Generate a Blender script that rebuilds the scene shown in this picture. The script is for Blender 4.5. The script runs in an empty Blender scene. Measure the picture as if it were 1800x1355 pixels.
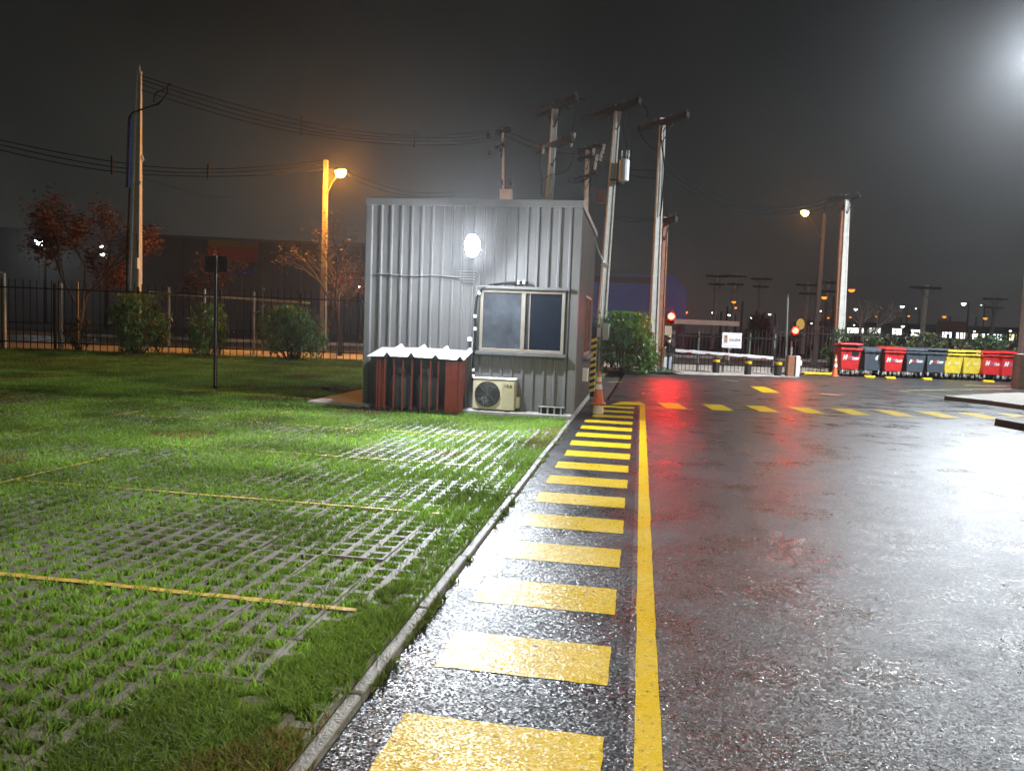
import bpy, math, random
import numpy as np
from mathutils import Vector, Matrix

random.seed(7)
rng = np.random.default_rng(11)
sc = bpy.context.scene
col = sc.collection

# ------------------------------------------------------------------ camera
cam_d = bpy.data.cameras.new('camera')
cam_d.sensor_width = 36.0
cam_d.lens = 27.08
cam_d.clip_end = 2000
cam_d.clip_start = 0.05
cam = bpy.data.objects.new('camera', cam_d)
col.objects.link(cam)
CR = Vector((0.98558, 0.16492, 0.03785))
CU = Vector((-0.05024, 0.07156, 0.99617))
CF = Vector((-0.16158, 0.98371, -0.07882))
CAM = Vector((0, 0, 1.6))
cam.matrix_world = Matrix(((CR.x, CU.x, -CF.x, CAM.x), (CR.y, CU.y, -CF.y, CAM.y), (CR.z, CU.z, -CF.z, CAM.z), (0, 0, 0, 1)))
sc.camera = cam

# ------------------------------------------------------------------ night sky
world = bpy.data.worlds.new('World')
sc.world = world
world.use_nodes = True
wn, wl = world.node_tree.nodes, world.node_tree.links
wn.clear()
w_out = wn.new('ShaderNodeOutputWorld')
sky = wn.new('ShaderNodeTexSky')
sky.sky_type = 'NISHITA'
sky.sun_disc = False
sky.sun_elevation = math.radians(-9)
sky.sun_rotation = math.radians(200)
bg1 = wn.new('ShaderNodeBackground'); bg1.inputs[1].default_value = 0.05
wl.new(sky.outputs[0], bg1.inputs[0])
tc = wn.new('ShaderNodeTexCoord')
sep = wn.new('ShaderNodeSeparateXYZ'); wl.new(tc.outputs['Generated'], sep.inputs[0])
ramp = wn.new('ShaderNodeValToRGB')
wl.new(sep.outputs[2], ramp.inputs[0])
cr = ramp.color_ramp
cr.elements[0].position = 0.0; cr.elements[0].color = (0.044, 0.041, 0.037, 1)
cr.elements[1].position = 0.55; cr.elements[1].color = (0.0060, 0.0056, 0.0046, 1)
e = cr.elements.new(0.15); e.color = (0.031, 0.033, 0.030, 1)
e = cr.elements.new(0.32); e.color = (0.0140, 0.0146, 0.0128, 1)
nz = wn.new('ShaderNodeTexNoise'); nz.inputs['Scale'].default_value = 3.0; nz.inputs['Detail'].default_value = 5
wl.new(tc.outputs['Generated'], nz.inputs['Vector'])
mr = wn.new('ShaderNodeMapRange'); wl.new(nz.outputs[0], mr.inputs[0])
mr.inputs[1].default_value = 0.3; mr.inputs[2].default_value = 0.7; mr.inputs[3].default_value = 0.45; mr.inputs[4].default_value = 1.05
bg2 = wn.new('ShaderNodeBackground')
wl.new(ramp.outputs[0], bg2.inputs[0]); wl.new(mr.outputs[0], bg2.inputs[1])
add = wn.new('ShaderNodeAddShader')
wl.new(bg1.outputs[0], add.inputs[0]); wl.new(bg2.outputs[0], add.inputs[1])
wl.new(add.outputs[0], w_out.inputs[0])

vs = sc.view_settings
sc.display_settings.display_device = 'sRGB'
vs.view_transform = 'Standard'; vs.look = 'None'; vs.gamma = 1.0; vs.exposure = 0.0
vs.use_curve_mapping = False
sc.cycles.use_denoising = True
sc.cycles.use_adaptive_sampling = True
sc.cycles.adaptive_threshold = 0.025
sc.cycles.max_bounces = 6
sc.cycles.diffuse_bounces = 2
sc.cycles.glossy_bounces = 3
sc.cycles.transmission_bounces = 3
sc.cycles.volume_bounces = 0
sc.cycles.sample_clamp_indirect = 3.0
sc.cycles.sample_clamp_direct = 0.0
sc.cycles.caustics_reflective = False
sc.cycles.caustics_refractive = False

# lamp colours and radiances
LED = (0.86, 0.93, 1.0)
SODIUM = (1.0, 0.36, 0.025)

# ------------------------------------------------------------------ placing helpers
F_PX = 1354.0
def ray(x, y):
    return (CR * (x - 900) + CU * (677.5 - y) + CF * F_PX).normalized()
def G(x, y, z=0.0):
    d = ray(x, y); t = (z - 1.6) / d.z
    return CAM + d * t
def P(x, y, Y):
    d = ray(x, y)
    return CAM + d * (Y / d.y)
U2 = Vector((0.9701, 0.2425, 0)); N2 = Vector((-0.2425, 0.9701, 0))     # the fence and the street run this way
ANG = math.atan2(0.2425, 0.9701)
def FL(x, off=0.0, z=0.0):
    return Vector((x, 31.0 + 0.25 * x, z)) + N2 * off

# ------------------------------------------------------------------ materials
MATS = {}
def mat(name, c, rough=0.6, metal=0.0, var=0.18, vscale=4.0, bump=0.0, bscale=60.0, spec=0.5, dirt=0.0, emit=None, es=0.0, attr=None):
    if name in MATS: return MATS[name]
    m = bpy.data.materials.new(name); m.use_nodes = True
    nt = m.node_tree; b = nt.nodes['Principled BSDF']
    b.inputs['Roughness'].default_value = rough; b.inputs['Metallic'].default_value = metal
    b.inputs['Specular IOR Level'].default_value = spec
    t = nt.nodes.new('ShaderNodeTexCoord')
    n1 = nt.nodes.new('ShaderNodeTexNoise'); n1.inputs['Scale'].default_value = vscale; n1.inputs['Detail'].default_value = 6; n1.inputs['Roughness'].default_value = 0.65
    nt.links.new(t.outputs['Object'], n1.inputs['Vector'])
    r = nt.nodes.new('ShaderNodeMapRange'); nt.links.new(n1.outputs[0], r.inputs[0])
    r.inputs[1].default_value = 0.25; r.inputs[2].default_value = 0.75
    r.inputs[3].default_value = 1 - var; r.inputs[4].default_value = 1 + var
    mx = nt.nodes.new('ShaderNodeMix'); mx.data_type = 'RGBA'; mx.blend_type = 'MULTIPLY'; mx.inputs[0].default_value = 1.0
    mx.inputs[6].default_value = (*c, 1)
    if attr:
        a = nt.nodes.new('ShaderNodeAttribute'); a.attribute_name = attr
        nt.links.new(a.outputs['Color'], mx.inputs[6])
    cc = nt.nodes.new('ShaderNodeCombineColor')
    for i in range(3): nt.links.new(r.outputs[0], cc.inputs[i])
    nt.links.new(cc.outputs[0], mx.inputs[7])
    outc = mx.outputs[2]
    if dirt > 0:
        n3 = nt.nodes.new('ShaderNodeTexNoise'); n3.inputs['Scale'].default_value = vscale * 2.7; n3.inputs['Detail'].default_value = 8; n3.inputs['Roughness'].default_value = 0.7
        nt.links.new(t.outputs['Object'], n3.inputs['Vector'])
        r3 = nt.nodes.new('ShaderNodeMapRange'); nt.links.new(n3.outputs[0], r3.inputs[0])
        r3.inputs[1].default_value = 0.5; r3.inputs[2].default_value = 0.72; r3.inputs[3].default_value = 0; r3.inputs[4].default_value = dirt
        m2 = nt.nodes.new('ShaderNodeMix'); m2.data_type = 'RGBA'
        nt.links.new(r3.outputs[0], m2.inputs[0]); nt.links.new(outc, m2.inputs[6]); m2.inputs[7].default_value = (0.06, 0.05, 0.04, 1)
        outc = m2.outputs[2]
    nt.links.new(outc, b.inputs['Base Color'])
    if bump > 0:
        n2 = nt.nodes.new('ShaderNodeTexNoise'); n2.inputs['Scale'].default_value = bscale; n2.inputs['Detail'].default_value = 4
        nt.links.new(t.outputs['Object'], n2.inputs['Vector'])
        bp = nt.nodes.new('ShaderNodeBump'); bp.inputs['Strength'].default_value = bump; bp.inputs['Distance'].default_value = 0.01
        nt.links.new(n2.outputs[0], bp.inputs['Height']); nt.links.new(bp.outputs[0], b.inputs['Normal'])
    if emit:
        b.inputs['Emission Color'].default_value = (*emit, 1); b.inputs['Emission Strength'].default_value = es
    MATS[name] = m
    return m

def translucent(m, f):
    nt = m.node_tree; b = nt.nodes['Principled BSDF']; out = [n for n in nt.nodes if n.type == 'OUTPUT_MATERIAL'][0]
    src = b.inputs['Base Color'].links[0].from_socket
    t = nt.nodes.new('ShaderNodeBsdfTranslucent'); mx = nt.nodes.new('ShaderNodeMixShader'); mx.inputs[0].default_value = f
    nt.links.new(src, t.inputs['Color']); nt.links.new(b.outputs[0], mx.inputs[1]); nt.links.new(t.outputs[0], mx.inputs[2]); nt.links.new(mx.outputs[0], out.inputs['Surface'])

def wet_ground(name, c1, c2, base_rough, bump, grain, spec=0.5, paint=None, wear=(0.62, 0.72), puddle=(0.60, 0.70), facet=0.42, smooth=0.45):
    """wet asphalt: aggregate grain in colour and relief, rough and smoother wet patches; optionally a worn paint coat on it"""
    m = bpy.data.materials.new(name); m.use_nodes = True
    nt = m.node_tree; N = nt.nodes; L = nt.links; b = N['Principled BSDF']
    t = N.new('ShaderNodeTexCoord'); V = t.outputs['Object']
    def noise(s, d=4, ro=0.6):
        n = N.new('ShaderNodeTexNoise'); n.inputs['Scale'].default_value = s; n.inputs['Detail'].default_value = d; n.inputs['Roughness'].default_value = ro
        L.new(V, n.inputs['Vector']); return n.outputs[0]
    def rng_(src, a, b_, c, d):
        r = N.new('ShaderNodeMapRange'); L.new(src, r.inputs[0])
        for i, v in enumerate((a, b_, c, d)): r.inputs[i + 1].default_value = v
        return r.outputs[0]
    def mix(f, a, b_):
        x = N.new('ShaderNodeMix'); x.data_type = 'RGBA'
        if hasattr(f, 'is_linked'): L.new(f, x.inputs[0])
        else: x.inputs[0].default_value = f
        for i, v in ((6, a), (7, b_)):
            if isinstance(v, tuple): x.inputs[i].default_value = (*v, 1)
            else: L.new(v, x.inputs[i])
        return x.outputs[2]
    vor = N.new('ShaderNodeTexVoronoi'); vor.inputs['Scale'].default_value = grain; L.new(V, vor.inputs['Vector'])
    g1 = rng_(vor.outputs['Distance'], 0.05, 0.55, 0, 1)
    fine = noise(grain * 1.7, 3)
    big = noise(0.55, 5, 0.6)
    mid = noise(3.5, 5, 0.65)
    colr = mix(g1, c2, c1)
    coarse = noise(34, 3, 0.75)
    colr = mix(rng_(coarse, 0.42, 0.66, 0, 0.75), colr, tuple(0.35 * v for v in c1))
    patchy = noise(1.3, 4, 0.55)
    colr = mix(rng_(patchy, 0.45, 0.7, 0, 0.5), colr, tuple(0.7 * v for v in c1))
    colr = mix(rng_(mid, 0.35, 0.7, 0, 0.55), colr, tuple(0.55 * v for v in c1))
    pudd = rng_(big, puddle[0], puddle[1], 0, 1)
    bump_fac = rng_(pudd, 0, 1, bump, bump * 0.12)
    rough = N.new('ShaderNodeMath'); rough.operation = 'ADD'
    rg = N.new('ShaderNodeMath'); rg.operation = 'ADD'
    L.new(rng_(mid, 0.3, 0.7, base_rough - 0.06, base_rough + 0.08), rg.inputs[0]); L.new(rng_(coarse, 0.35, 0.65, -0.10, 0.14), rg.inputs[1])
    rg2 = N.new('ShaderNodeMath'); rg2.operation = 'ADD'; L.new(rg.outputs[0], rg2.inputs[0]); L.new(rng_(patchy, 0.35, 0.65, -0.09, 0.10), rg2.inputs[1])
    L.new(rg2.outputs[0], rough.inputs[0])
    L.new(rng_(pudd, 0, 1, 0.0, -base_rough * smooth), rough.inputs[1])
    if paint:
        wn_ = noise(26, 6, 0.7)
        cover = rng_(wn_, wear[0], wear[1], 1, 0)
        pc = mix(rng_(mid, 0.3, 0.75, 0, 0.5), paint, tuple(0.72 * v for v in paint))
        pc = mix(rng_(fine, 0.58, 0.75, 0, 0.35), pc, (0.10, 0.085, 0.04))
        colr = mix(cover, colr, pc)
    L.new(colr, b.inputs['Base Color'])
    L.new(rough.outputs[0], b.inputs['Roughness'])
    b.inputs['Specular IOR Level'].default_value = spec
    h = N.new('ShaderNodeMath'); h.operation = 'ADD'
    inv = rng_(vor.outputs['Distance'], 0, 0.7, 1, 0)
    L.new(inv, h.inputs[0]); L.new(fine, h.inputs[1])
    # every stone of the aggregate is tilted its own way, so single grains glint
    vf = N.new('ShaderNodeTexVoronoi'); vf.inputs['Scale'].default_value = grain * 1.25; L.new(V, vf.inputs['Vector'])
    sub = N.new('ShaderNodeVectorMath'); sub.operation = 'SUBTRACT'; L.new(vf.outputs['Color'], sub.inputs[0]); sub.inputs[1].default_value = (.5, .5, .5)
    scl = N.new('ShaderNodeVectorMath'); scl.operation = 'SCALE'; L.new(sub.outputs[0], scl.inputs[0])
    L.new(rng_(pudd, 0, 1, facet, facet * .08), scl.inputs['Scale'])
    geo = N.new('ShaderNodeNewGeometry')
    ad = N.new('ShaderNodeVectorMath'); ad.operation = 'ADD'; L.new(geo.outputs['Normal'], ad.inputs[0]); L.new(scl.outputs[0], ad.inputs[1])
    nm = N.new('ShaderNodeVectorMath'); nm.operation = 'NORMALIZE'; L.new(ad.outputs[0], nm.inputs[0])
    bp = N.new('ShaderNodeBump'); bp.inputs['Distance'].default_value = 0.006
    L.new(nm.outputs[0], bp.inputs['Normal'])
    L.new(bump_fac, bp.inputs['Strength']); L.new(h.outputs[0], bp.inputs['Height'])
    L.new(bp.outputs[0], b.inputs['Normal'])
    MATS[name] = m
    return m

def emis(name, c, s, lights=True):
    if name in MATS: return MATS[name]
    m = bpy.data.materials.new(name); m.use_nodes = True
    b = m.node_tree.nodes['Principled BSDF']
    b.inputs['Base Color'].default_value = (0.3, 0.3, 0.3, 1)
    b.inputs['Emission Color'].default_value = (*c, 1); b.inputs['Emission Strength'].default_value = s
    if not lights: m.cycles.emission_sampling = 'NONE'      # far specks: seen, too small to light anything
    MATS[name] = m
    return m

asphalt = wet_ground('wet_asphalt', (0.032, 0.032, 0.032), (0.20, 0.198, 0.192), 0.31, 0.22, 105, facet=0.50, puddle=(0.66, 0.85), smooth=0.2)
walk_asphalt = wet_ground('wet_walkway_asphalt', (0.016, 0.017, 0.019), (0.085, 0.085, 0.085), 0.36, 0.22, 80, puddle=(0.58, 0.70), facet=0.40, spec=0.20)
yellow_paint = wet_ground('worn_yellow_road_paint', (0.03, 0.03, 0.03), (0.08, 0.08, 0.08), 0.36, 0.22, 80, spec=0.16, facet=0.28, wear=(0.56, 0.72), paint=(0.62, 0.43, 0.008))
pale_paint = wet_ground('worn_pale_road_paint', (0.03, 0.03, 0.03), (0.08, 0.08, 0.08), 0.38, 0.5, 90, paint=(0.45, 0.40, 0.16), wear=(0.5, 0.62))
concrete = mat('grey_concrete', (0.30, 0.29, 0.27), 0.75, var=0.25, vscale=6, bump=0.35, bscale=70, dirt=0.35)
paver_m = mat('weathered_paver_concrete', (0.155, 0.152, 0.128), 0.62, var=0.5, vscale=5, bump=0.5, bscale=90, dirt=0.5)
pole_conc = mat('pale_pole_concrete', (0.50, 0.48, 0.43), 0.8, var=0.2, vscale=5, bump=0.3, bscale=50, dirt=0.25)
soil = mat('damp_soil', (0.045, 0.042, 0.024), 0.9, var=0.4, vscale=9, bump=0.8, bscale=80)
turf = mat('turf_ground', (0.06, 0.105, 0.022), 0.9, var=0.5, vscale=2.2, bump=1.0, bscale=45)
grass_m = mat('grass_blades', (0.07, 0.13, 0.025), 0.55, var=0.35, vscale=1.1, attr='tint', spec=0.35)
leaf_m = mat('shrub_leaves', (0.06, 0.12, 0.03), 0.5, var=0.4, vscale=2, attr='tint', spec=0.4)
translucent(grass_m, 0.5); translucent(leaf_m, 0.35)
bark = mat('dark_bark', (0.06, 0.045, 0.035), 0.9, var=0.3, vscale=10, bump=0.6, bscale=40)
clad = mat('grey_steel_cladding', (0.155, 0.155, 0.16), 0.46, metal=0.15, var=0.14, vscale=1.3, bump=0.04, bscale=5, dirt=0.15)
trim_m = mat('grey_steel_trim', (0.165, 0.165, 0.167), 0.45, metal=0.35, var=0.12, vscale=3)
def streaks(m, f=.22):
    nt = m.node_tree; b = nt.nodes['Principled BSDF']; src = b.inputs['Base Color'].links[0].from_socket
    t = nt.nodes.new('ShaderNodeTexCoord'); mp = nt.nodes.new('ShaderNodeMapping'); mp.inputs['Scale'].default_value = (14, 14, .55)
    n = nt.nodes.new('ShaderNodeTexNoise'); n.inputs['Scale'].default_value = 1.0; n.inputs['Detail'].default_value = 6; n.inputs['Roughness'].default_value = .7
    nt.links.new(t.outputs['Object'], mp.inputs[0]); nt.links.new(mp.outputs[0], n.inputs['Vector'])
    r = nt.nodes.new('ShaderNodeMapRange'); nt.links.new(n.outputs[0], r.inputs[0]); r.inputs[1].default_value = .42; r.inputs[2].default_value = .72; r.inputs[3].default_value = 0; r.inputs[4].default_value = f * 2.4
    mx = nt.nodes.new('ShaderNodeMix'); mx.data_type = 'RGBA'; nt.links.new(r.outputs[0], mx.inputs[0]); nt.links.new(src, mx.inputs[6]); mx.inputs[7].default_value = (.085, .078, .068, 1)
    nt.links.new(mx.outputs[2], b.inputs['Base Color'])
streaks(clad)
alu = mat('bronze_aluminium', (0.34, 0.30, 0.25), 0.4, metal=0.4, var=0.1, vscale=5)
dark_glass = mat('dark_blue_glass', (0.002, 0.006, 0.014), 0.05, var=0.1, spec=0.22)
film_reflection_glass = mat('filmed_glass_reflection_tint', (0.050, 0.058, 0.072), 0.12, var=0.6, vscale=3, spec=0.6)  # lighter grey-blue base colour paints in the pane's reflection along with its film
black_steel = mat('black_painted_steel', (0.012, 0.012, 0.013), 0.75, spec=0.25, var=0.2, vscale=6)
rubber = mat('black_rubber', (0.012, 0.012, 0.012), 0.6, var=0.2)
galv = mat('galvanised_steel', (0.48, 0.50, 0.52), 0.4, metal=0.55, var=0.15, vscale=8)
red_paint = mat('red_painted_slats', (0.42, 0.065, 0.04), 0.55, var=0.3, vscale=7, dirt=0.3)
white_sheet = mat('white_roof_sheet', (0.52, 0.53, 0.54), 0.4, var=0.08, vscale=6, dirt=0.2)
white_paint = mat('white_paint', (0.74, 0.74, 0.73), 0.45, var=0.08, vscale=5, dirt=0.12)
ac_m = mat('cream_enamel', (0.62, 0.57, 0.42), 0.45, var=0.12, vscale=6, dirt=0.15)
ac_dark = mat('dark_grille', (0.05, 0.052, 0.05), 0.6)
print_dark = mat('dark_print', (0.03, 0.03, 0.03), 0.6)
rust = mat('rusty_brown_steel', (0.24, 0.10, 0.05), 0.7, var=0.35, vscale=6)
insul = mat('brown_insulator', (0.05, 0.03, 0.022), 0.3)
cable_m = mat('black_cable', (0.006, 0.006, 0.006), 0.9, spec=0.1)
blue_pipe = mat('blue_conduit', (0.04, 0.07, 0.20), 0.5)
orange_pl = mat('orange_plastic', (0.72, 0.17, 0.06), 0.5, var=0.15, dirt=0.25)
yellow_band = mat('yellow_band_paint', (0.75, 0.50, 0.02), 0.45, var=0.15, dirt=0.2)
bin_red = mat('red_bin_plastic', (0.56, 0.022, 0.022), 0.42, var=0.25, vscale=4, dirt=0.4)
bin_grey = mat('slate_bin_plastic', (0.060, 0.075, 0.092), 0.42, var=0.25, vscale=4, dirt=0.3)
bin_yellow = mat('yellow_bin_plastic', (0.66, 0.50, 0.045), 0.42, var=0.25, vscale=4, dirt=0.4)
print_violet = mat('violet_print', (0.34, 0.13, 0.22), 0.5)
print_redd = mat('red_print', (0.50, 0.05, 0.05), 0.5)
print_pale = mat('pale_yellow_print', (0.78, 0.68, 0.30), 0.5)
cab_blue = mat('pale_blue_grey_enamel', (0.42, 0.48, 0.56), 0.4, var=0.1)
plinth_m = mat('brown_plinth', (0.28, 0.19, 0.14), 0.8, var=0.3, vscale=6, bump=0.4)
dark_wall = mat('dark_warehouse_wall', (0.11, 0.10, 0.095), 0.7, var=0.15, vscale=0.3)
blue_wall = mat('blue_warehouse_wall', (0.05, 0.10, 0.36), 0.6, var=0.15, vscale=0.4)
beige_m = mat('beige_canopy', (0.24, 0.19, 0.15), 0.7)
earth = mat('dark_earth', (0.035, 0.030, 0.024), 0.95, var=0.4, vscale=0.3, bump=0.6, bscale=3)
street_m = wet_ground('street_asphalt', (0.10, 0.098, 0.095), (0.17, 0.165, 0.16), 0.45, 0.5, 60)
pave_m = mat('street_pavement_concrete', (0.42, 0.40, 0.36), 0.65, var=0.2, vscale=1.2, bump=0.3, bscale=20, dirt=0.2)
led_big = emis('led_lens', LED, 4600.0)
led_post = emis('post_led_lens', LED, 17500.0)
sod_big = emis('sodium_lens', SODIUM, 2000.0)
red_lit = emis('red_signal_lens', (1.0, 0.0018, 0.0010), 760.0)
red_lit2 = emis('red_signal_lens_far', (1.0, 0.0030, 0.0016), 330.0)

# ------------------------------------------------------------------ mesh helpers
class MB:
    def __init__(self): self.v = []; self.f = []
    def quad(self, a, b, c, d):
        i = len(self.v); self.v += [tuple(a), tuple(b), tuple(c), tuple(d)]; self.f.append((i, i + 1, i + 2, i + 3))
    def poly(self, pts):
        i = len(self.v); self.v += [tuple(p) for p in pts]; self.f.append(tuple(range(i, i + len(pts))))
    def box(self, lo, hi, m=None):
        i = len(self.v); x0, y0, z0 = lo; x1, y1, z1 = hi
        vs_ = [(x0, y0, z0), (x1, y0, z0), (x1, y1, z0), (x0, y1, z0), (x0, y0, z1), (x1, y0, z1), (x1, y1, z1), (x0, y1, z1)]
        if m is not None: vs_ = [tuple(m @ Vector(p)) for p in vs_]
        self.v += vs_
        for q in ((0, 3, 2, 1), (4, 5, 6, 7), (0, 1, 5, 4), (1, 2, 6, 5), (2, 3, 7, 6), (3, 0, 4, 7)):
            self.f.append(tuple(i + k for k in q))
        return self
    def cbox(self, lo, hi, b=0.01):
        """box with chamfered vertical and top edges"""
        x0, y0, z0 = lo; x1, y1, z1 = hi
        def ring(d, z): return [(x0 + d + b, y0 + d, z), (x1 - d - b, y0 + d, z), (x1 - d, y0 + d + b, z), (x1 - d, y1 - d - b, z), (x1 - d - b, y1 - d, z), (x0 + d + b, y1 - d, z), (x0 + d, y1 - d - b, z), (x0 + d, y0 + d + b, z)]
        return self.loft([ring(b, z0), ring(0, z0 + b), ring(0, z1 - b), ring(b, z1)])
    def loft(self, rings, cap=True):
        i = len(self.v); n = len(rings[0])
        for r in rings: self.v += [tuple(p) for p in r]
        for k in range(len(rings) - 1):
            a = i + k * n; b = a + n
            for j in range(n):
                j2 = (j + 1) % n
                self.f.append((a + j, a + j2, b + j2, b + j))
        if cap:
            self.f.append(tuple(i + j for j in reversed(range(n))))
            self.f.append(tuple(i + (len(rings) - 1) * n + j for j in range(n)))
        return self
    def bar(self, a, b, w, d=None, w2=None, d2=None):
        """tapered rectangular bar between two points"""
        a = Vector(a); b = Vector(b); d = d or w; w2 = w2 or w; d2 = d2 or d
        t = (b - a).normalized()
        s = t.cross(Vector((0, 0, 1)))
        if s.length < 0.02: s = Vector((1, 0, 0))
        s.normalize(); u = s.cross(t).normalized()
        def ring(p, ww, dd): return [p + s * x * ww / 2 + u * y * dd / 2 for x, y in ((-1, -1), (1, -1), (1, 1), (-1, 1))]
        return self.loft([ring(a, w, d), ring(b, w2, d2)])
    def tube(self, pts, r, n=6, r2=None):
        pts = [Vector(p) for p in pts]; rings = []
        for k, p in enumerate(pts):
            t = (pts[min(k + 1, len(pts) - 1)] - pts[max(k - 1, 0)])
            if t.length < 1e-6: t = Vector((0, 0, 1))
            t.normalize()
            s = t.cross(Vector((0.13, 0.21, 1)))
            if s.length < 0.05: s = t.cross(Vector((1, 0, 0)))
            s.normalize(); u = s.cross(t)
            rr = r if r2 is None else r + (r2 - r) * k / max(1, len(pts) - 1)
            rings.append([p + (s * math.cos(2 * math.pi * j / n) + u * math.sin(2 * math.pi * j / n)) * rr for j in range(n)])
        return self.loft(rings)
    def lathe(self, prof, n=16, c=(0, 0, 0)):
        rings = [[(c[0] + r * math.cos(2 * math.pi * j / n), c[1] + r * math.sin(2 * math.pi * j / n), c[2] + z) for j in range(n)] for r, z in prof]
        return self.loft(rings)
    def build(self, name, m, parent=None, world=False, smooth=False, bevel=0.0):
        vv = self.v
        if parent is not None and world:
            inv = parent_matrix(parent).inverted(); vv = [tuple(inv @ Vector(p)) for p in vv]
        me = bpy.data.meshes.new(name); me.from_pydata(vv, [], self.f); me.update()
        if smooth: me.polygons.foreach_set('use_smooth', [True] * len(me.polygons))
        o = bpy.data.objects.new(name, me); col.objects.link(o)
        me.materials.append(m)
        if parent is not None: o.parent = parent
        if bevel > 0:
            b = o.modifiers.new('bevel', 'BEVEL'); b.width = bevel; b.segments = 2; b.limit_method = 'ANGLE'
        return o

def parent_matrix(o):
    M_ = Matrix.LocRotScale(o.location, o.rotation_euler, o.scale)
    return parent_matrix(o.parent) @ M_ if o.parent else M_
def thing(name, label, cat, loc=(0, 0, 0), rz=0.0, group=None):
    o = bpy.data.objects.new(name, None); col.objects.link(o)
    o.empty_display_size = 0.2
    o.location = loc; o.rotation_euler = (0, 0, rz)
    o['label'] = label; o['category'] = cat
    if group: o['group'] = group
    return o
def tag(o, label, cat, group=None):
    o['label'] = label; o['category'] = cat
    if group: o['group'] = group
    return o
def struct(o, label=None, kind='structure', cat=None):
    o['kind'] = kind
    if label: o['label'] = label
    if cat: o['category'] = cat
    return o
def np_mesh(name, verts, faces, m, parent=None, tint=None):
    me = bpy.data.meshes.new(name)
    nv, (nf, k) = len(verts), faces.shape
    me.vertices.add(nv); me.vertices.foreach_set('co', verts.astype(np.float32).ravel())
    me.loops.add(nf * k); me.loops.foreach_set('vertex_index', faces.astype(np.int32).ravel())
    me.polygons.add(nf); me.polygons.foreach_set('loop_start', np.arange(nf, dtype=np.int32) * k)
    me.update(calc_edges=True)
    if tint is not None:
        a = me.attributes.new('tint', 'FLOAT_COLOR', 'POINT')
        a.data.foreach_set('color', np.hstack([tint, np.ones((nv, 1))]).astype(np.float32).ravel())
    me.materials.append(m)
    o = bpy.data.objects.new(name, me); col.objects.link(o)
    if parent is not None: o.parent = parent
    return o
def copy_part(o, parent, loc=None, rz=None, scale=None):
    c = o.copy(); col.objects.link(c); c.parent = parent
    if loc is not None: c.location = loc
    if rz is not None: c.rotation_euler = (0, 0, rz)
    if scale is not None: c.scale = scale
    return c
def lettering(name, text, size, m, parent, M_, shear=0.0, depth=0.002, bold=0.0):
    cu = bpy.data.curves.new(name, 'FONT'); cu.body = text; cu.size = size; cu.shear = shear; cu.extrude = depth
    cu.offset = bold; cu.resolution_u = 3
    tmp = bpy.data.objects.new('tmp', cu); col.objects.link(tmp)
    dg = bpy.context.evaluated_depsgraph_get()
    me = bpy.data.meshes.new_from_object(tmp.evaluated_get(dg))
    w = max((v.co.x for v in me.vertices), default=0)
    bpy.data.objects.remove(tmp); bpy.data.curves.remove(cu)
    me.transform(M_); me.materials.clear(); me.materials.append(m); me.name = name
    o = bpy.data.objects.new(name, me); col.objects.link(o); o.parent = parent
    return o, w
FACE = lambda x, y, z: Matrix.Translation((x, y, z)) @ Matrix.Rotation(math.pi / 2, 4, 'X')   # text standing upright, read from -Y

# ================================================================== ground
b = MB(); b.quad((-500, -60, -0.12), (500, -60, -0.12), (500, 700, -0.12), (-500, 700, -0.12))
struct(b.build('ground', earth), 'dark bare earth stretching to the horizon')
KX = -1.06
b = MB(); b.poly([(KX, -14, 0), (45, -14, 0), FL(45, 1.9), FL(5.8, 1.9), FL(5.8, -1.5), FL(KX, -2.4)])
struct(b.build('asphalt_yard', asphalt), 'wet dark asphalt yard in front of the exit gate')
b = MB(); b.poly([(KX, 17.1, 0.004), (KX, -6, 0.004), (0.02, -6, 0.004), (0.02, 17.3, 0.004)])
struct(b.build('walkway_surface', walk_asphalt), 'wet darker asphalt footway between kerb and yellow line')
b = MB(); b.quad(FL(KX, -2.6, -0.006), FL(6.2, -1.9, -0.006), FL(6.2, 0.8, -0.006), FL(KX, 0.8, -0.006))
struct(b.build('gate_apron', pave_m), 'concrete apron under the gate')
# soft undulating lawn sheet
LZ = 0.018
b = MB()
b.quad((-60, -14, LZ - .008), (KX - .08, -14, LZ - .008), (KX - .08, 12.6, LZ - .008), (-60, 12.6, LZ - .008))
struct(b.build('paving_soil', soil), 'damp soil bed below the grass pavers')
xs = np.linspace(-62, KX - 0.05, 90); ys = np.linspace(0, 1, 40)
vv = []; ff = []
for j, s in enumerate(ys):
    for i, x in enumerate(xs):
        y1 = 31 + 0.25 * x - 0.2
        y = 12.55 + (y1 - 12.55) * s
        z = LZ + 0.03 * math.sin(x * .6) * math.sin(y * .5) * s
        vv.append((x, y, z if s > 0 else LZ))
for j in range(39):
    for i in range(89):
        a = j * 90 + i; ff.append((a, a + 1, a + 91, a + 90))
me = bpy.data.meshes.new('lawn'); me.from_pydata(vv, [], ff); me.materials.append(turf)
lawn = bpy.data.objects.new('lawn', me); col.objects.link(lawn); struct(lawn, 'short lawn running back to the dark bar fence')
# bed between yard edge and fence behind the cabin
b = MB(); b.poly([FL(-1.7, -2.45, .07), FL(1.05, -2.45, .07), FL(1.05, -0.25, .07), FL(-1.7, -0.25, .07)])
struct(b.build('planting_bed', soil), 'narrow planting bed at the yard edge')
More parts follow.
